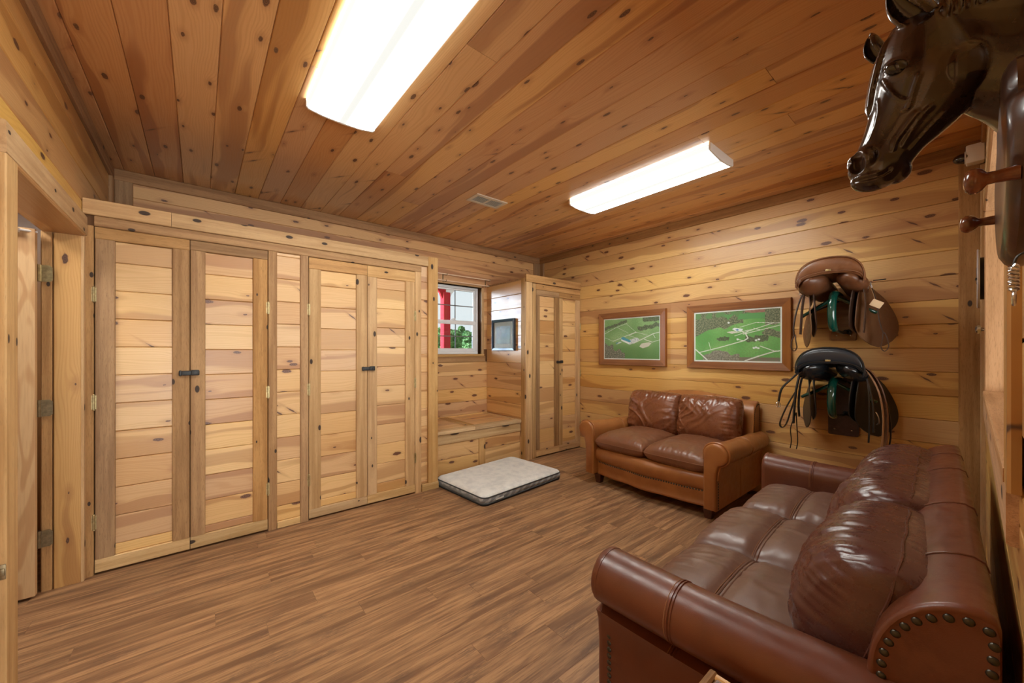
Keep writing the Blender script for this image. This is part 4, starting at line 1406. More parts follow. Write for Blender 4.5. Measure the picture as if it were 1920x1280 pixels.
PICGLASS = glass('picture_glass', 1.03)
FRAMEWOOD = rough_wood('stained_frame_wood', (0.30, 0.115, 0.030), (0.20, 0.068, 0.018), rough=0.35, speck=0.2, knots=0.0)
PAPER = plain('white_border_paper', (0.82, 0.82, 0.80), 0.6)
CREAM = plain('cream_mat_board', (0.40, 0.355, 0.28), 0.7)
BLUEBLACK = plain('satin_blue_black_frame', (0.030, 0.040, 0.055), 0.25, 0.2)
FPROF = [(0, 0), (0, .8), (.06, 1.0), (.80, .72), (1, .62), (1, 0)]
framed('wood-framed aerial photograph of a farm with a long blue-roofed barn, nearer the wardrobe', 'picture', (XR, 2.578, 1.443), 0.900, 0.640, 0.070, 0.036, FRAMEWOOD, 0.012, PAPER, aerial_one, 230, 160, FPROF)
framed('wood-framed aerial photograph of green fields and white farm roads, beside the saddles', 'picture', (XR, 1.443, 1.440), 0.908, 0.640, 0.070, 0.036, FRAMEWOOD, 0.014, PAPER, aerial_two, 230, 160, FPROF)
framed('small black-framed picture of horses in a field, on the side of the wardrobe', 'picture', (WS - .001, 3.765, 1.497), 0.455, 0.395, 0.034, 0.030, BLUEBLACK, 0.052, CREAM, foals, 70, 60, [(0, 0), (0, .9), (.1, 1), (.9, .8), (1, .7), (1, 0)])

# ------------------------------------------------------------------ saddle racks and saddles
GREEN = plain('dark_green_enamel', (0.004, 0.052, 0.036), 0.16, 0.0, coat=0.6)
PLATE_A = rough_wood('rack_plate_wood', (0.33, 0.165, 0.062), (0.25, 0.115, 0.042), rough=0.4, knots=0.0)
PLATE_B = plain('maroon_painted_wood', (0.050, 0.020, 0.024), 0.4, 0, 0.25, 25)


def spline(pts, n=8, loop=False):
    pts = [Vector(p) for p in pts]
    out = []
    N = len(pts)
    for i in range(N if loop else N - 1):
        p0, p1, p2, p3 = pts[(i - 1) % N] if (loop or i > 0) else pts[0], pts[i], pts[(i + 1) % N], pts[(i + 2) % N] if (loop or i < N - 2) else pts[-1]
        for k in range(n):
            t = k / n
            out.append(0.5 * ((2 * p1) + (p2 - p0) * t + (2 * p0 - 5 * p1 + 4 * p2 - p3) * t * t + (3 * p1 - p0 - 3 * p2 + p3) * t ** 3))
    if not loop:
        out.append(pts[-1])
    return out


def ribbon(pts, w, th, wd, n=8, loop=False):
    """strap along pts, wide along wd"""
    P = spline(pts, n, loop)
    rings = []
    N = len(P)
    for i, p in enumerate(P):
        a = P[(i - 1) % N] if (loop or i) else p
        b = P[(i + 1) % N] if (loop or i < N - 1) else p
        t = (b - a).normalized()
        s = Vector(wd) - t * t.dot(Vector(wd))
        s.normalize()
        q = t.cross(s)
        rings.append([p + s * (w / 2) + q * (th / 2), p - s * (w / 2) + q * (th / 2), p - s * (w / 2) - q * (th / 2), p + s * (w / 2) - q * (th / 2)])
    return MB().loft(rings, loop=loop)


def saddle_rack(label, y, z, plate_mat, pw, ph, pz):
    """local x out of the wall, local y toward the front wall, z up; z = 0 at the saddle's bearing"""
    t = thing('saddle_rack', label, 'saddle rack', (XR, y, z), PI, 'saddle racks on the picture wall')
    out = rrect(pw / 2, ph / 2, .012, 0, 4)
    MB().prism([(p[0], p[1]) for p in out], 0.024).build('back_plate', plate_mat, t, smooth=30, local=Matrix(((0, 0, 1, 0), (1, 0, 0, 0), (0, 1, 0, pz), (0, 0, 0, 1))))
    for zz_ in (pz + ph * .40, pz - ph * .40):
        for yy in (-pw * .28, pw * .28):
            MB().ell((0.025, yy, zz_), (.003, .006, .006), 8, 4).build('screw', STEEL, t)
    # hooped tube: out under the saddle, round the front and back down to the plate
    hoop = [(.024, 0.0, -.02), (.16, 0, -.005), (.30, 0, .0), (.37, 0, -.02), (.41, 0, -.085), (.415, 0, -.17), (.39, 0, -.235), (.35, 0, -.262)]
    MB().tube(spline(hoop, 6), 0.0255, 12).build('hoop', GREEN, t)
    MB().tube(spline([(.36, 0, -.258), (.22, .0, -.275), (.10, .012, -.285), (.03, .015, -.275)], 5), 0.011, 10).build('lower_brace', plain('grey_green_metal', (0.055, 0.060, 0.052), 0.4, 0.6) if plate_mat is PLATE_B else plain('tarnished_green_metal', (0.06, 0.075, 0.055), 0.4, 0.5), t)
    mb = MB().tube(spline([(.03, .015, -.275), (.036, .03, -.262), (.045, .045, -.272), (.036, .04, -.29), (.026, .02, -.285)], 5), .007, 8)
    mb.ell((.026, .015, -.275), (.008, .02, .018), 10, 6)
    mb.build('hook_end', BLACK, t)
    for s in (-1, 1):
        MB().tube(spline([(.30, s * .012, -.03), (.28, s * .10, -.085), (.25, s * .19, -.135), (.235, s * .215, -.150)], 5), 0.0125, 10).build('side_arm', GREEN, t)
        MB().tube([(.235, s * .21, -.148), (.024, s * .03, -.03)], 0.006, 8).build('strut', BLACK, t)
    return t


def saddle(label, y, z, mats, kind):
    SEAT_M, PANEL_M, FLAP_M, DARK_M = mats
    t = thing('saddle', label, 'saddle', (XR, y, z), PI)
    # seat: a run of arched sections from pommel (near the wall) to cantle
    prof = [(.085, .060, .150, .085), (.11, .075, .150, .10), (.15, .085, .128, .10), (.20, .095, .100, .09), (.26, .115, .084, .075), (.32, .140, .088, .075), (.38, .165, .112, .09), (.43, .183, .150, .115), (.47, .192, .190, .145), (.495, .194, .212, .163), (.512, .190, .216, .166), (.524, .186, .206, .160), (.528, .186, .180, .142), (.525, .188, .150, .118), (.515, .190, .120, .093)]
    rings = []
    for x, w, zc, dr in prof:
        up, lo = [], []
        for k in range(21):
            q = -1 + k / 10
            up.append((x, w * math.sin(q * PI / 2) * (1 if abs(q) < 1 else 1), zc - dr * abs(q) ** 2.3))
        for k in range(20, -1, -1):
            q = -1 + k / 10
            lo.append((x - .012 if x > .5 else x, w * .96 * math.sin(q * PI / 2), zc - .016 - dr * abs(q) ** 2.3))
        rings.append(up + lo)
    seat = MB().loft(rings).build('seat', SEAT_M, t, smooth=60)
    # rim piping round the top and the bottom of the cantle band
    for (x, w, zc, dr) in ((.516, .1915, .2175, .167), (.518, .192, .118, .092)):
        MB().tube([(x + (0.008 if zc > .2 else .003), w * math.sin((-1 + k / 12) * PI / 2), zc - dr * abs(-1 + k / 12) ** 2.3) for k in range(25)], 0.0042, 6).build('piping', DARK_M if kind == 'black' else SEAT_M, seat)
    # panels under the seat, parted by the gullet
    for s in (-1, 1):
        mb = MB()
        rings = []
        for k in range(19):
            q = k / 18
            x = .10 + .415 * q
            r1 = .096 * (math.sin(PI * min(1, (1 - q) * 3.2 + .06) / 2) ** .7) * (0.80 + .30 * q)
            r2 = .060 * (math.sin(PI * min(1, (1 - q) * 3.6 + .05) / 2) ** .7) * (0.75 + .35 * q)
            if k == 18: r1, r2 = .02, .012
            cy_, cz_ = s * (.088 + .030 * q), .000 + .064 * q
            ring = []
            for m in range(18):
                a = 2 * PI * m / 18
                u_, v_ = r1 * math.cos(a), r2 * math.sin(a)
                tl = -s * (.52)
                ring.append((x + (0.012 if k == 18 else 0), cy_ + u_ * math.cos(tl) - v_ * math.sin(tl), cz_ + u_ * math.sin(tl) + v_ * math.cos(tl)))
            rings.append(ring)
        MB().loft(rings).build('panel', PANEL_M, t, smooth=70)
        # flaps
        for (nm, x0, x1, drop, fwd, yoff, flare, m_) in (('flap', .10, .36, .45, .16, .155, .19, FLAP_M), ('sweat_flap', .16, .38, .37, .02, .125, .165, DARK_M)):
            nu_, nv_ = 14, 18
            vs, fs = [], []
            for j in range(nv_ + 1):
                d = j / nv_
                rd = math.sqrt(max(0.0, 1 - max(0.0, (d - .55) / .45) ** 2.6))
                lo_x = max(.02, x0 - fwd * math.sin(PI * min(1, d * 1.05) * .62))
                hi_x = x1 + .02 * math.sin(PI * d)
                cx_ = (lo_x + hi_x) / 2 + .02 * d
                hw = (hi_x - lo_x) / 2 * (rd * .94 + .06 if d < 1 else .30)
                e = 1 - (1 - min(1, d * 1.05)) ** 1.7
                for i in range(nu_ + 1):
                    u_ = -1 + 2 * i / nu_
                    xx = cx_ + hw * u_
                    spl = .135 + (.60 if s > 0 else .40) * max(-.02, .36 - xx)
                    yy = (yoff - (.0 if nm == 'flap' else .0)) * (1 - e) + e * (spl - (.0 if nm == 'flap' else .03))
                    zz_ = .045 - drop * (d ** 1.15) - .015 * (1 - abs(u_)) * (d > .9)
                    vs.append((xx, s * yy, zz_))
            w_ = nu_ + 1
            n0 = len(vs)
            vs2 = vs + [(a, b - s * .006, c) for a, b, c in vs]
            for j in range(nv_):
                for i in range(nu_):
                    a = j * w_ + i
                    fs.append((a, a + 1, a + w_ + 1, a + w_))
                    fs.append((n0 + a, n0 + a + w_, n0 + a + w_ + 1, n0 + a + 1))
            edge = [i for i in range(w_)] + [j * w_ + nu_ for j in range(1, nv_ + 1)] + [nv_ * w_ + i for i in range(nu_ - 1, -1, -1)] + [j * w_ for j in range(nv_ - 1, 0, -1)]
            for a, b in zip(edge, edge[1:] + edge[:1]):
                fs.append((a, n0 + a, n0 + b, b))
            MB().add(vs2, fs).build(nm, m_, t, smooth=50)
        # stirrup leather run down over the flap and looped at its end
        yl = s * (.265 if s > 0 else .235)
        if kind == 'brown':
            ribbon([(.30, s * .145, .075), (.30, s * .19, .02), (.325, s * .225, -.10), (.35, s * .245, -.25), (.355, s * (.265 if s > 0 else .24), -.33)], .022, .006, (1, 0, 0), 8).build('stirrup_leather', DARK_M, t)
            ribbon([(.355, yl, -.32), (.362, yl - s * .006, -.37), (.362, yl - s * .013, -.42), (.362, yl + s * .004, -.448), (.362, yl + s * .024, -.42), (.36, yl + s * .018, -.36)], .016, .005, (1, 0, 0), 6, True).build('leather_loop', DARK_M, t)
            MB().box((.36, s * .19, .012), (.03, .006, .05)).tube([(.345, s * .20, .03), (.375, s * .20, .03), (.375, s * .205, -.01), (.345, s * .205, -.01)], .003, 6, loop=True).build('buckle', STEEL, t)
            for dx in (.0, .03):
                ribbon([(.37 + dx, s * .165, .02), (.38 + dx, s * .18, -.12), (.385 + dx, s * (.17 if s > 0 else .19), -.32)], .024, .005, (1, 0, 0), 6).build('girth_strap', DARK_M, t)
    MB().box((.527, 0, .125), (.006, .030, .014), ch=.002).build('maker_plate', BRASS, t)
    return t


TAN_SEAT = leather('brown_saddle_leather', (0.190, 0.074, 0.027), (0.135, 0.048, 0.017), (0.24, 0.108, 0.050), rough=0.4, wear=0.4, wr=0.05)
TAN_PANEL = leather('brown_panel_leather', (0.130, 0.048, 0.018), (0.095, 0.032, 0.012), (0.17, 0.072, 0.032), rough=0.42, wear=0.4, wr=0.05)
TAN_FLAP = leather('brown_flap_leather', (0.150, 0.070, 0.030), (0.11, 0.048, 0.020), (0.19, 0.09, 0.045), rough=0.5, wear=0.4, wr=0.05)
DARKBROWN = plain('dark_brown_strap_leather', (0.040, 0.018, 0.010), 0.4)
BLK_SEAT = plain('black_saddle_leather', (0.018, 0.022, 0.028), 0.30, coat=0.2)
BLK_PANEL = plain('black_panel_leather', (0.010, 0.011, 0.013), 0.24, coat=0.25)
BLK_FLAP = plain('black_flap_leather', (0.012, 0.011, 0.011), 0.45)
BLK_STRAP = plain('black_strap_leather', (0.010, 0.010, 0.011), 0.33)
OIL_STRAP = plain('oiled_brown_strap_leather', (0.145, 0.060, 0.026), 0.45, 0, 0.2, 30)
TAN_EDGE = plain('raw_leather_edge', (0.36, 0.20, 0.10), 0.6)

ZA, ZB = 1.722, 1.082
SYA, SYB = 0.648, 0.650
saddle_rack('green tube saddle rack with brown plate, upper, holding the brown saddle', SYA, ZA, PLATE_A, 0.150, 0.42, -0.135)
saddle_rack('green tube saddle rack with maroon plate, lower, holding the black saddle', SYB, ZB, PLATE_B, 0.185, 0.47, -0.220)
sa = saddle('brown leather riding saddle on the upper green rack of the picture wall', SYA, ZA + .022, (TAN_SEAT, TAN_PANEL, TAN_FLAP, DARKBROWN), 'brown')
tagm = MB().box((0, 0, 0), (.004, .062, .046), ch=.001)
tg = tagm.build('paper_tag', plain('buff_paper', (0.62, 0.46, 0.28), 0.7), sa, local=Matrix.Translation((.40, .235, -.125)) @ Matrix.Rotation(-.55, 4, 'X'))
tg['label'] = 'buff paper tag tied to the saddle'
ribbon([(.37, .19, .03), (.385, .215, -.05), (.398, .226, -.10)], .004, .003, (1, 0, 0), 6).build('tag_string', TAN_EDGE, sa)
MB().tube([(.33, .21, .045), (.30, .27, .05)], .004, 6).build('stirrup_bar', BLACK, sa)

sb = saddle('black leather riding saddle with loose straps on the lower green rack', SYB, ZB + .022, (BLK_SEAT, BLK_PANEL, BLK_FLAP, BLK_STRAP), 'black')
for s, pts, w, m_, nm in (
        (-1, [(.40, -.175, .055), (.43, -.235, -.02), (.45, -.295, -.10), (.455, -.315, -.20)], .030, BLK_STRAP, 'girth_strap'),
        (-1, [(.42, -.185, .03), (.44, -.205, -.10), (.45, -.215, -.25), (.45, -.22, -.36)], .034, BLK_STRAP, 'girth_strap'),
        (-1, [(.36, -.18, .03), (.385, -.195, -.09), (.40, -.20, -.22), (.40, -.195, -.31)], .030, BLK_STRAP, 'girth_strap'),
        (1, [(.40, .175, .055), (.42, .205, -.06), (.43, .225, -.20), (.43, .225, -.36)], .036, BLK_STRAP, 'girth_strap'),
        (1, [(.36, .18, .03), (.385, .195, -.08), (.395, .20, -.20), (.395, .20, -.34), (.395, .196, -.44)], .024, BLK_STRAP, 'girth_strap'),
        (1, [(.33, .19, .06), (.345, .25, -.06), (.35, .29, -.22), (.35, .30, -.38), (.35, .29, -.47)], .020, BLK_STRAP, 'stirrup_leather')):
    ribbon(pts, w, .008, (1, 0, 0.1), 8).build(nm, m_, sb)
ribbon([(.44, -.205, -.11), (.455, -.255, -.22), (.46, -.295, -.33), (.46, -.305, -.385), (.46, -.285, -.40), (.46, -.260, -.36), (.455, -.235, -.26), (.445, -.205, -.14)], .024, .006, (1, 0, 0), 6).build('leather_loop', BLK_STRAP, sb)
MB().tube(spline([(.455, -.315, -.20), (.455, -.320, -.225), (.455, -.317, -.25)], 4), .008, 8).tube([(.455, -.306, -.215), (.455, -.33, -.215), (.455, -.33, -.245), (.455, -.306, -.245)], .003, 6, loop=True).build('buckle', STEEL, sb)
MB().tube(spline([(.432, .235, -.22), (.432, .248, -.25), (.432, .252, -.29), (.432, .24, -.305)], 4), .006, 8).build('buckle', STEEL, sb)
for yy in (-.245, -.205):
    MB().tube(spline([(.42, -.21, -.28), (.42, yy, -.40), (.42, yy + .004, -.50), (.42, yy - .004, -.56)], 6), .0035, 6).build('cord', BLK_STRAP, sb)
gs = thing('leather_girth', 'long brown leather strap draped over the black saddle flap, hanging behind the sofa', 'strap', (XR, SYB, ZB), PI)
ribbon([(.38, .165, .10), (.395, .215, .05), (.41, .262, -.06), (.415, .285, -.20), (.415, .285, -.34), (.413, .275, -.46), (.41, .265, -.56)], .05, .007, (1, 0.45, 0.2), 8).build('strap', OIL_STRAP, gs)
ribbon([(.402, .154, .104), (.420, .203, .053), (.436, .250, -.058), (.441, .272, -.20), (.441, .272, -.34), (.438, .262, -.46), (.435, .252, -.56)], .006, .009, (1, 0.45, 0.2), 8).build('stitched_edge', TAN_EDGE, gs)
for q in ((.412, .268, -.075), (.425, .288, -.17)):
    MB().ell(q, (.008, .006, .008), 8, 6).build('stud', STEEL, gs)

# ------------------------------------------------------------------ horse head tack hook by the camera
from mathutils.bvhtree import BVHTree
BRONZE = NT('dark_patinated_bronze')
_p = BRONZE.obj()
_n = BRONZE.noise(_p, 22.0, 4.0, 0.6)
BRONZE.set(Base_Color=BRONZE.mix(BRONZE.ramp(_n, 0.35, 0.7), (0.020, 0.011, 0.0075), (0.048, 0.024, 0.014)), Roughness=BRONZE.ramp(_n, 0.3, 0.7, 0.20, 0.32), Metallic=0.35, Specular_IOR_Level=0.6, Coat_Weight=0.6, Coat_Roughness=0.10)
BRONZE = BRONZE.m
PEGWOOD = plain('polished_red_brown_wood', (0.14, 0.042, 0.014), 0.22, 0, 0.3, 40, coat=0.4)
PLAQUE = plain('dark_plaque_wood', (0.050, 0.020, 0.011), 0.30, 0, 0.3, 30, coat=0.3)
EYE = plain('glossy_black_eye', (0.004, 0.004, 0.006), 0.06, coat=0.6)

hh = thing('horse_head_rack', 'dark bronze horse head on a wooden peg plaque, on the front wall above the sofa', 'coat rack', (0.925, YF + .001, 1.43))
HI = WM[hh.name].inverted()
# plaque: a shield standing on the wall, face toward +Y
half = [(0.0, 1.425), (.07, 1.434), (.14, 1.472), (.190, 1.525), (.205, 1.570), (.190, 1.602), (.135, 1.622), (.105, 1.642), (.095, 1.670), (.065, 1.700), (.0, 1.712)]
half = [(p.x, p.y) for p in spline([(a, b, 0) for a, b in half], 4)]
outl = half + [(-a, b) for a, b in half[::-1][1:-1]]
rings = []
for d, y in ((0.0, 0.0), (0.0, .016), (.006, .022), (.016, .027), (.022, .028)):
    ring = []
    for a, b in outl:
        L = math.hypot(a, b - 1.56)
        ring.append((.925 + a * (1 - d / max(L, .05)), YF + .001 + y, 1.56 + (b - 1.56) * (1 - d / max(L, .05))))
    rings.append(ring)
pq = MB().loft(rings).build('plaque', PLAQUE, hh, smooth=35, local=HI)
for px, pz in ((0.75, 1.512), (1.10, 1.534)):
    mb = MB()
    rr_ = [(0.0, .0085), (.012, .0075), (.03, .0065), (.040, .0068), (.046, .0115), (.053, .0140), (.061, .0140), (.068, .0105), (.071, .004)]
    mb.loft([[(px + r * math.cos(2 * PI * k / 14), YF + .022 + (y - .006) * (.62 if px < 1 else .74), pz + r * 1.12 * math.sin(2 * PI * k / 14)) for k in range(14)] for y, r in rr_])
    mb.build('peg', PEGWOOD, hh, smooth=60, local=HI)

# the head, in its own plane: a = forward, b = toward its left side, z up
sec = [((0.0945, 1.8411), (0.0126, 1.8329), .036), ((0.1066, 1.8068), (-0.0073, 1.7612), .047), ((0.1134, 1.768), (-0.0101, 1.7142), .050), ((0.1175, 1.7325), (0.0057, 1.6802), .043), ((0.1223, 1.7016), (0.0315, 1.6532), .034),
       ((0.13, 1.6694), (0.0516, 1.6355), .028), ((0.1392, 1.6438), (0.0634, 1.6193), .026), ((0.1471, 1.6269), (0.0723, 1.6028), .027), ((0.1478, 1.6081), (0.0853, 1.588), .023), ((0.1342, 1.5927), (0.0998, 1.5795), .012)]
neck = [((0.070, 1.872), (0.012, 1.70), .030), ((0.0516, 1.876), (0.004, 1.6813), .040), ((0.0273, 1.8697), (-0.0045, 1.6718), .046), ((0.0068, 1.8514), (-0.0157, 1.6641), .052), ((-0.0157, 1.8424), (-0.0277, 1.6521), .058), ((-0.0373, 1.8386), (-0.0373, 1.6393), .064), ((-0.062, 1.8378), (-0.056, 1.6184), .070)]


def head_rings(S, e=.86, n=28, fine=4):
    # interpolate the sections smoothly
    A = spline([(*f, 0) for f, r, w in S], fine)
    B = spline([(*r, 0) for f, r, w in S], fine)
    Wd = spline([(w, 0, 0) for f, r, w in S], fine)
    rings = []
    for f, r, w in zip(A, B, Wd):
        c, h = (f + r) / 2, (f - r) / 2
        ring = []
        for k in range(n):
            q = 2 * PI * k / n
            cs, sn = sgnpow(math.cos(q), e), sgnpow(math.sin(q), e)
            taper = 1.0 - .22 * max(0, cs) ** 2
            ring.append((c.x + h.x * cs, w.x * sn * taper, c.y + h.y * cs))
        rings.append(ring)
    return rings


mb = MB()
mb.loft(head_rings(sec))
mb.loft(head_rings(neck))
mb.ell((0.022, .012, 1.735), (.043, .043, .046), 20, 14).ell((0.022, -.012, 1.735), (.043, .043, .046), 20, 14)      # cheeks
mb.ell((0.128, .012, 1.628), (.018, .021, .022), 16, 10).ell((0.128, -.012, 1.628), (.018, .021, .022), 16, 10)      # nostril bulges
mb.ell((0.116, .0, 1.597), (.030, .026, .020), 16, 10).ell((0.086, 0, 1.604), (.019, .021, .021), 14, 8)              # lips and chin
bvh = BVHTree.FromPolygons([Vector(p) for p in mb.v], mb.f)
TOCAM = Vector((.255, 1.0, -.54)).normalized()


def onto(a, z):
    p = Vector((a, 0, z))
    h = bvh.ray_cast(p + TOCAM * .3, -TOCAM)
    return h[0] if h[0] is not None else p


for pts, r0, r1, sink in (
        ([(0.0597, 1.7615), (0.066, 1.7372), (0.0698, 1.7208), (0.0717, 1.7125), (.076, 1.705)], .0035, .0045, .001),
        ([(0.0597, 1.6996), (0.066, 1.6928), (0.0801, 1.6704), (0.0879, 1.6573), (0.0905, 1.6418)], .005, .0032, .0008),
        ([(0.1032, 1.7661), (0.0965, 1.7509), (0.0866, 1.7311), (0.0736, 1.7194)], .0034, .0030, .001),
        ([(0.045, 1.705), (0.058, 1.690), (0.070, 1.668), (0.080, 1.645)], .0045, .0035, .0016),
        ([(0.030, 1.690), (0.045, 1.672), (0.060, 1.652), (0.072, 1.636)], .0040, .0035, .0016),
        ([(0.110, 1.735), (0.108, 1.715), (0.112, 1.69), (0.120, 1.665)], .003, .002, .0012),
        ([(0.1005, 1.779), (0.094, 1.7885), (0.082, 1.7895), (0.072, 1.781)], .0042, .0036, .0014),
        ([(0.1005, 1.776), (0.092, 1.767), (0.081, 1.7665), (0.072, 1.777)], .0032, .0030, .0014),
        ([(0.128, 1.646), (0.138, 1.645), (0.146, 1.636), (0.146, 1.623), (0.137, 1.620)], .0036, .0030, .0010)):
    P = [onto(a, z) - TOCAM * sink for a, z in pts]
    P = spline([tuple(p) for p in P], 5)
    N = len(P) - 1
    mb.tube(P, [r0 + (r1 - r0) * k / N if 0 < k < N else .0012 for k in range(N + 1)], 10)


def ear(base, tip, b, wid, lean, face):
    """cupped ear; face = direction the cup opens"""
    ax = (Vector(tip) - Vector(base))
    L = ax.length
    ax.normalize()
    f = Vector(face) - ax * ax.dot(Vector(face))
    f.normalize()
    s = ax.cross(f)
    rings = []
    for k in range(15):
        q = k / 14
        w = wid * (math.sin(PI * min(1, .26 + .74 * q)) ** .75 * 1.0 + .0) if q < .999 else .0008
        w = max(w, .001)
        c = Vector(base) + ax * (L * q) + f * (.10 * L * math.sin(PI * q) - .05 * L)
        ring = []
        for m in range(13):
            a = math.radians(35 + 290 * m / 12)
            ring.append(c + f * (w * .80 * math.cos(a)) + s * (w * math.sin(a)))
        th = min(.0030, w * .35)
        for m in range(12, -1, -1):
            a = math.radians(35 + 290 * m / 12)
            ring.append(c + f * ((w - th) * .80 * math.cos(a)) + s * ((w - th) * math.sin(a)))
        rings.append([tuple(v) for v in ring])
    mb.loft(rings)


ear((0.062, .032, 1.825), (0.108, .036, 1.893), 0, .022, 0, (.9, .75, -.35))
ear((0.098, -.040, 1.825), (0.112, -.044, 1.880), 0, .016, 0, (.9, .45, -.3))
# forelock and mane
rr = random.Random(4)
for k in range(7):
    off = -.010 + .0035 * k
    P = [(0.083 - .003 * k, off, 1.842), (0.099, off + rr.uniform(-.003, .003), 1.822), (0.1105, off + .002, 1.796), (0.1165, off * .8 + .002, 1.768), (0.1205, off * .6 + rr.uniform(-.002, .002), 1.738), (0.1225, off * .4, 1.715 - rr.uniform(0, .012))]
    mb.tube(spline(P, 5), [.0038] * 24 + [.002, .0008], 8)
for k in range(9):
    a = .055 - .013 * k
    mb.tube(spline([(a, -.006, 1.878 - .0035 * k), (a - .008, .020, 1.872 - .0035 * k), (a - .014, .034, 1.846 - .003 * k), (a - .014, .040, 1.815)], 4), [.006] * 11 + [.004, .001], 8)

tmp = bpy.data.objects.new('tmp_head', mb.mesh('tmp_head', BRONZE, 180))
COL.objects.link(tmp)
md = tmp.modifiers.new('r', 'REMESH')
md.mode = 'VOXEL'
md.voxel_size = 0.0019
md.use_smooth_shade = True
sm = tmp.modifiers.new('s', 'SMOOTH')
sm.factor = 0.5
sm.iterations = 4
dg = bpy.context.evaluated_depsgraph_get()
me = bpy.data.meshes.new_from_object(tmp.evaluated_get(dg))
bpy.data.objects.remove(tmp)
me.name = 'horse_head'
me.materials.clear()
me.materials.append(BRONZE)
# nostril, mouth line, eye sockets pressed in
nos = [onto(0.1375, 1.6335)]
nos.append(Vector((nos[0].x, -nos[0].y, nos[0].z)))
mouth = [onto(a, z) for a, z in ((0.1385, 1.6013), (0.126, 1.604), (0.1134, 1.6056), (0.102, 1.608), (0.0945, 1.613))]
eyec = onto(0.0862, 1.7782)
eyes = [eyec, Vector((eyec.x, -eyec.y, eyec.z))]
for v in me.vertices:
    p = v.co
    if p.z < 1.68:
        for c in nos:
            d = Vector(((p.x - c.x) / 1.0, (p.y - c.y) / 1.0, (p.z - c.z) / 1.25)).length / .0150
            if d < 1:
                v.co += Vector((-.35, -1 if c.y > 0 else 1, .1)).normalized() * (.017 * (1 - d ** 3))
        s_ = 1 if p.y >= 0 else -1
        q = Vector((p.x, abs(p.y), p.z))
        dm = min((q - (a + (b - a) * max(0, min(1, (q - a).dot(b - a) / (b - a).length_squared)))).length for a, b in zip(mouth, mouth[1:]))
        if dm < .004:
            v.co += Vector((0, -s_, 0)) * (.0035 * (1 - (dm / .004) ** 2))
    elif p.z < 1.81:
        for c in eyes:
            d = (p - c).length / .011
            if d < 1:
                v.co += Vector((0, -1 if c.y > 0 else 1, 0)) * (.006 * (1 - d * d))
me.polygons.foreach_set('use_smooth', [True] * len(me.polygons))
HM = Matrix.Translation((0.94, 0, 0)) @ Matrix.Rotation(math.atan2(1.0, -0.35), 4, 'Z')
head = link_mesh('horse_head', me, hh, HI @ HM)
for c in eyes:
    sgn = 1 if c.y > 0 else -1
    MB().ell((0, 0, 0), (.0155, .0105, .0112), 20, 14).build('eye', EYE, head, smooth=180, local=Matrix.Translation((c.x, c.y + sgn * .0012, c.z)) @ Matrix.Rotation(-.45, 4, 'Y'))

# twisted bit hanging below
bt = thing('snaffle_bit', 'twisted steel bit hanging under the horse head plaque at the picture edge', 'horse bit', (0.73, YF + .024, 1.383))
mb = MB()
for ph in (0, PI):
    mb.tube([(.0028 * math.cos(ph + k * .9), .0028 * math.sin(ph + k * .9), .016 - .0012 * k) for k in range(26)], .0020, 8)
mb.build('twisted_mouthpiece', STEEL, bt)
MB().tube([(.008 * math.cos(a), 0, -.022 + .008 * math.sin(a)) for a in [2 * PI * k / 20 for k in range(20)]], .0016, 8, loop=True).build('ring', STEEL, bt)
MB().tube(spline([(0, 0, .015), (0, -.003, .026), (0, -.014, .032), (0, -.024, .031)], 4), .0014, 6).build('hook', BLACK, bt)

# ------------------------------------------------------------------ small things on the front wall
sn = thing('security_camera', 'white motion camera with a dark glass dome high in the corner', 'camera', (3.80, YF + .001, 2.50))
MB().box((0, .040, .045), (.075, .078, .115), ch=.008).build('housing', WHITE_PLASTIC, sn)
MB().ell((-.005, .085, .035), (.034, .050, .034), 20, 12).build('dome', plain('dark_glass_dome', (0.012, 0.008, 0.008), 0.05, coat=0.8), sn, smooth=180)
MB().tube([(-.005 + .036 * math.cos(a), .080, .035 + .036 * math.sin(a)) for a in [2 * PI * k / 24 for k in range(24)]], .004, 6, loop=True).build('dome_ring', WHITE_PLASTIC, sn)
ck = thing('wall_clock', 'round pale wall clock seen edge-on beside the viewing opening', 'clock', (3.62, YF + .001, 1.731))
cyl = lambda r, y0, y1, n=40: MB().loft([[(r * math.cos(2 * PI * k / n), y, r * math.sin(2 * PI * k / n)) for k in range(n)] for y in (y0, y1)])
cyl(.125, 0, .024).build('movement_case', BLACK, ck)
cyl(.172, .024, .034).build('face', plain('pale_clock_face', (0.66, 0.66, 0.70), 0.4), ck)
MB().tube([(.173 * math.cos(a), .031, .173 * math.sin(a)) for a in [2 * PI * k / 48 for k in range(48)]], .004, 6, loop=True).build('rim', plain('pale_clock_rim', (0.50, 0.46, 0.47), 0.4), ck)
for a, L, w in ((.6, .10, .006), (-1.9, .14, .004)):
    MB().box((0, .0365, L / 2 - .01), (w, .002, L)).build('hand', BLACK, ck, smooth=0, local=Matrix.Rotation(a, 4, 'Y'))
cyl(.008, .034, .041, 16).build('hub', BLACK, ck)
kn = thing('door_knob', 'small chrome knob on the pale trim under the wall clock', 'knob', (3.42, YF + .001, 1.42))
MB().loft([[(r * math.cos(2 * PI * k / 16), y, r * math.sin(2 * PI * k / 16)) for k in range(16)] for y, r in ((0, .028), (.004, .028), (.006, .010), (.018, .009), (.022, .022), (.034, .026), (.042, .018), (.044, .004))]).build('knob', STEEL, kn, smooth=50)

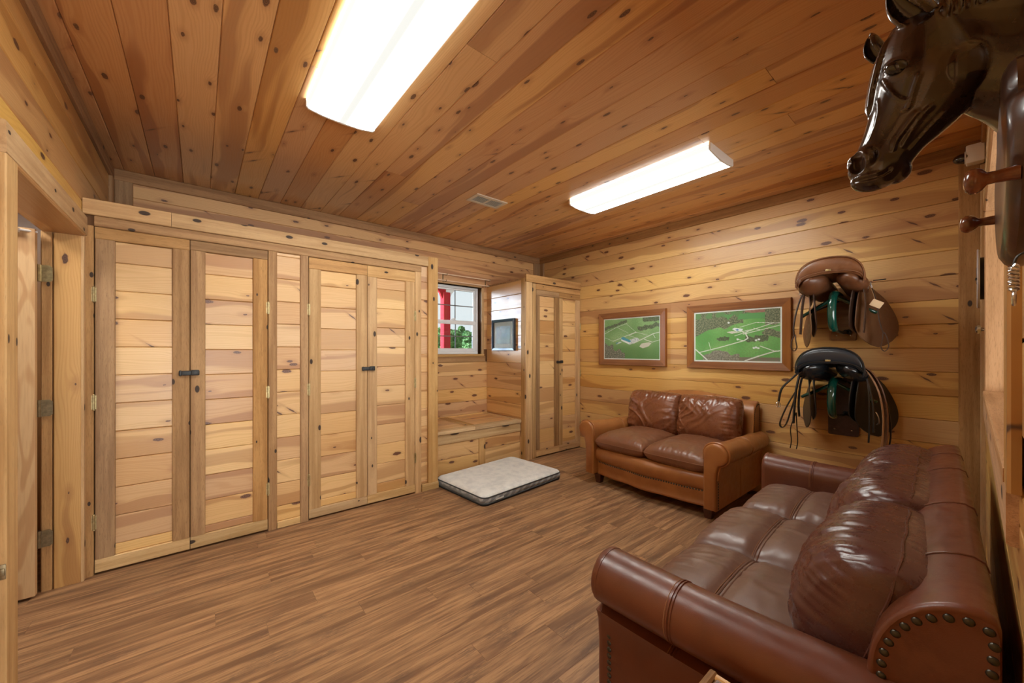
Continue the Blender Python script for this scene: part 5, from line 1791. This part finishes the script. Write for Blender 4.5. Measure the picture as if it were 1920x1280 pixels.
# wooden stool whose corner shows at the lower edge
stl = thing('stool', 'small light wooden stool beside the sofa arm, only its corner in view', 'stool', (0.78, 0.23, 0))
SI = WM[stl.name].inverted()
for k in range(3):
    fb('seat_board', stl, '+Z', 0.55, 0.63, 0.912, 0.08 + k * .0985, 0.08 + (k + 1) * .0985 - .001, 0.028, PINE_DOOR)
fb('edge_strip', stl, '+Z', 0.552, 0.63, 0.93, 0.376, 0.394, 0.032, CEDAR_BROWN)
fb('edge_strip', stl, '+Z', 0.551, 0.9125, 0.93, 0.08, 0.376, 0.032, PINE_DOOR, True)
for sx in (0.66, 0.90):
    for sy in (0.11, 0.355):
        MB().box((sx, sy, 0.26), (.036, .036, .52), ch=.003).build('leg', CEDAR_TAN, stl, local=SI)
for sy in (0.11, 0.355):
    MB().box((0.78, sy, 0.18), (.21, .02, .035), ch=.002).build('stretcher', CEDAR_TAN, stl, local=SI)

# ------------------------------------------------------------------ outside the window
GRASS = plain('lawn', (0.10, 0.18, 0.05), 0.9, 0, 0.35, 3.0, spec=0.02)
gr = MB().box((12, 34, -0.35), (90, 58, 0.1)).build('lawn', GRASS, smooth=0)
gr['kind'] = 'structure'
RED = plain('red_painted_post', (0.42, 0.022, 0.032), 0.8, spec=0.1)
po = thing('porch_post', 'red painted porch post outside the window', 'post', (3.55, 6.25, -0.30))
MB().box((0, 0, 1.34), (.14, .14, 2.68), ch=.008).build('shaft', RED, po)
for ang in (PI, 0.0, PI / 2):
    prof = [(.07, 2.56), (.095, 2.60), (.12, 2.66), (.165, 2.71), (.215, 2.735), (.24, 2.78), (.24, 2.84), (.0, 2.84), (.0, 2.56)]
    MB().prism(prof, .05, Matrix.Rotation(ang, 4, 'Z') @ Matrix(((1, 0, 0, 0), (0, 0, -1, .025), (0, 1, 0, 0), (0, 0, 0, 1)))).build('bracket', RED if ang else WHITE_PLASTIC, po, smooth=30)
MB().box((-1.6, 0, 2.93), (5.2, .16, .18)).build('beam', RED, po, smooth=0)
LEAF = plain('tree_leaves', (0.075, 0.150, 0.052), 0.8, 0, 0.55, 2.2, spec=0.02)
LEAF2 = plain('tree_leaves_light', (0.130, 0.225, 0.080), 0.8, 0, 0.5, 2.2, spec=0.02)
BARK = plain('bark', (0.09, 0.065, 0.045), 0.9)


def tree(label, x, y, h, w, leaf, seed):
    t = thing('tree', label, 'tree', (x, y, -0.3), 0, 'trees beyond the lawn')
    rr = random.Random(seed)
    MB().tube([(0, 0, 0), (.05, .03, h * .3), (.0, .08, h * .55)], [.16, .12, .07], 8).build('trunk', BARK, t)
    mb = MB()
    for k in range(16):
        a, r = rr.uniform(0, 2 * PI), w * .62 * math.sqrt(rr.random())
        z = h * rr.uniform(.18, .86)
        rad = w * rr.uniform(.28, .46) * (1.1 - .5 * z / h)
        bm = bmesh.new()
        bmesh.ops.create_icosphere(bm, subdivisions=4, radius=rad)
        for v in bm.verts:
            n = v.co.normalized()
            v.co += n * rad * (.30 * noise.noise(n * 3 + Vector((seed, k, 0))) + .28 * noise.noise(n * 11 + Vector((k, seed, 3))))
            v.co.z *= .9
        mb.from_bm(bm, Matrix.Translation((r * math.cos(a), r * math.sin(a), z)))
    mb.build('crown', leaf, t, smooth=0)
for k, (lb, x, y, h, w, lf) in enumerate((
        ('pale green tree just left of the red porch post, through the window', 10.7, 19.0, 3.1, 1.15, LEAF2),
        ('nearest green tree in the right window panes', 13.2, 19.5, 2.95, 1.12, LEAF2),
        ('dark green tree behind the red porch post, through the window', 14.9, 25.5, 3.5, 1.25, LEAF),
        ('dark green tree at the right edge of the window view', 17.6, 26.0, 3.7, 1.30, LEAF),
        ('farthest pale tree, rising between the darker ones through the window', 20.3, 33.0, 4.4, 1.7, LEAF2))):
    tree(lb, x, y, h, w, lf, 3 + k)
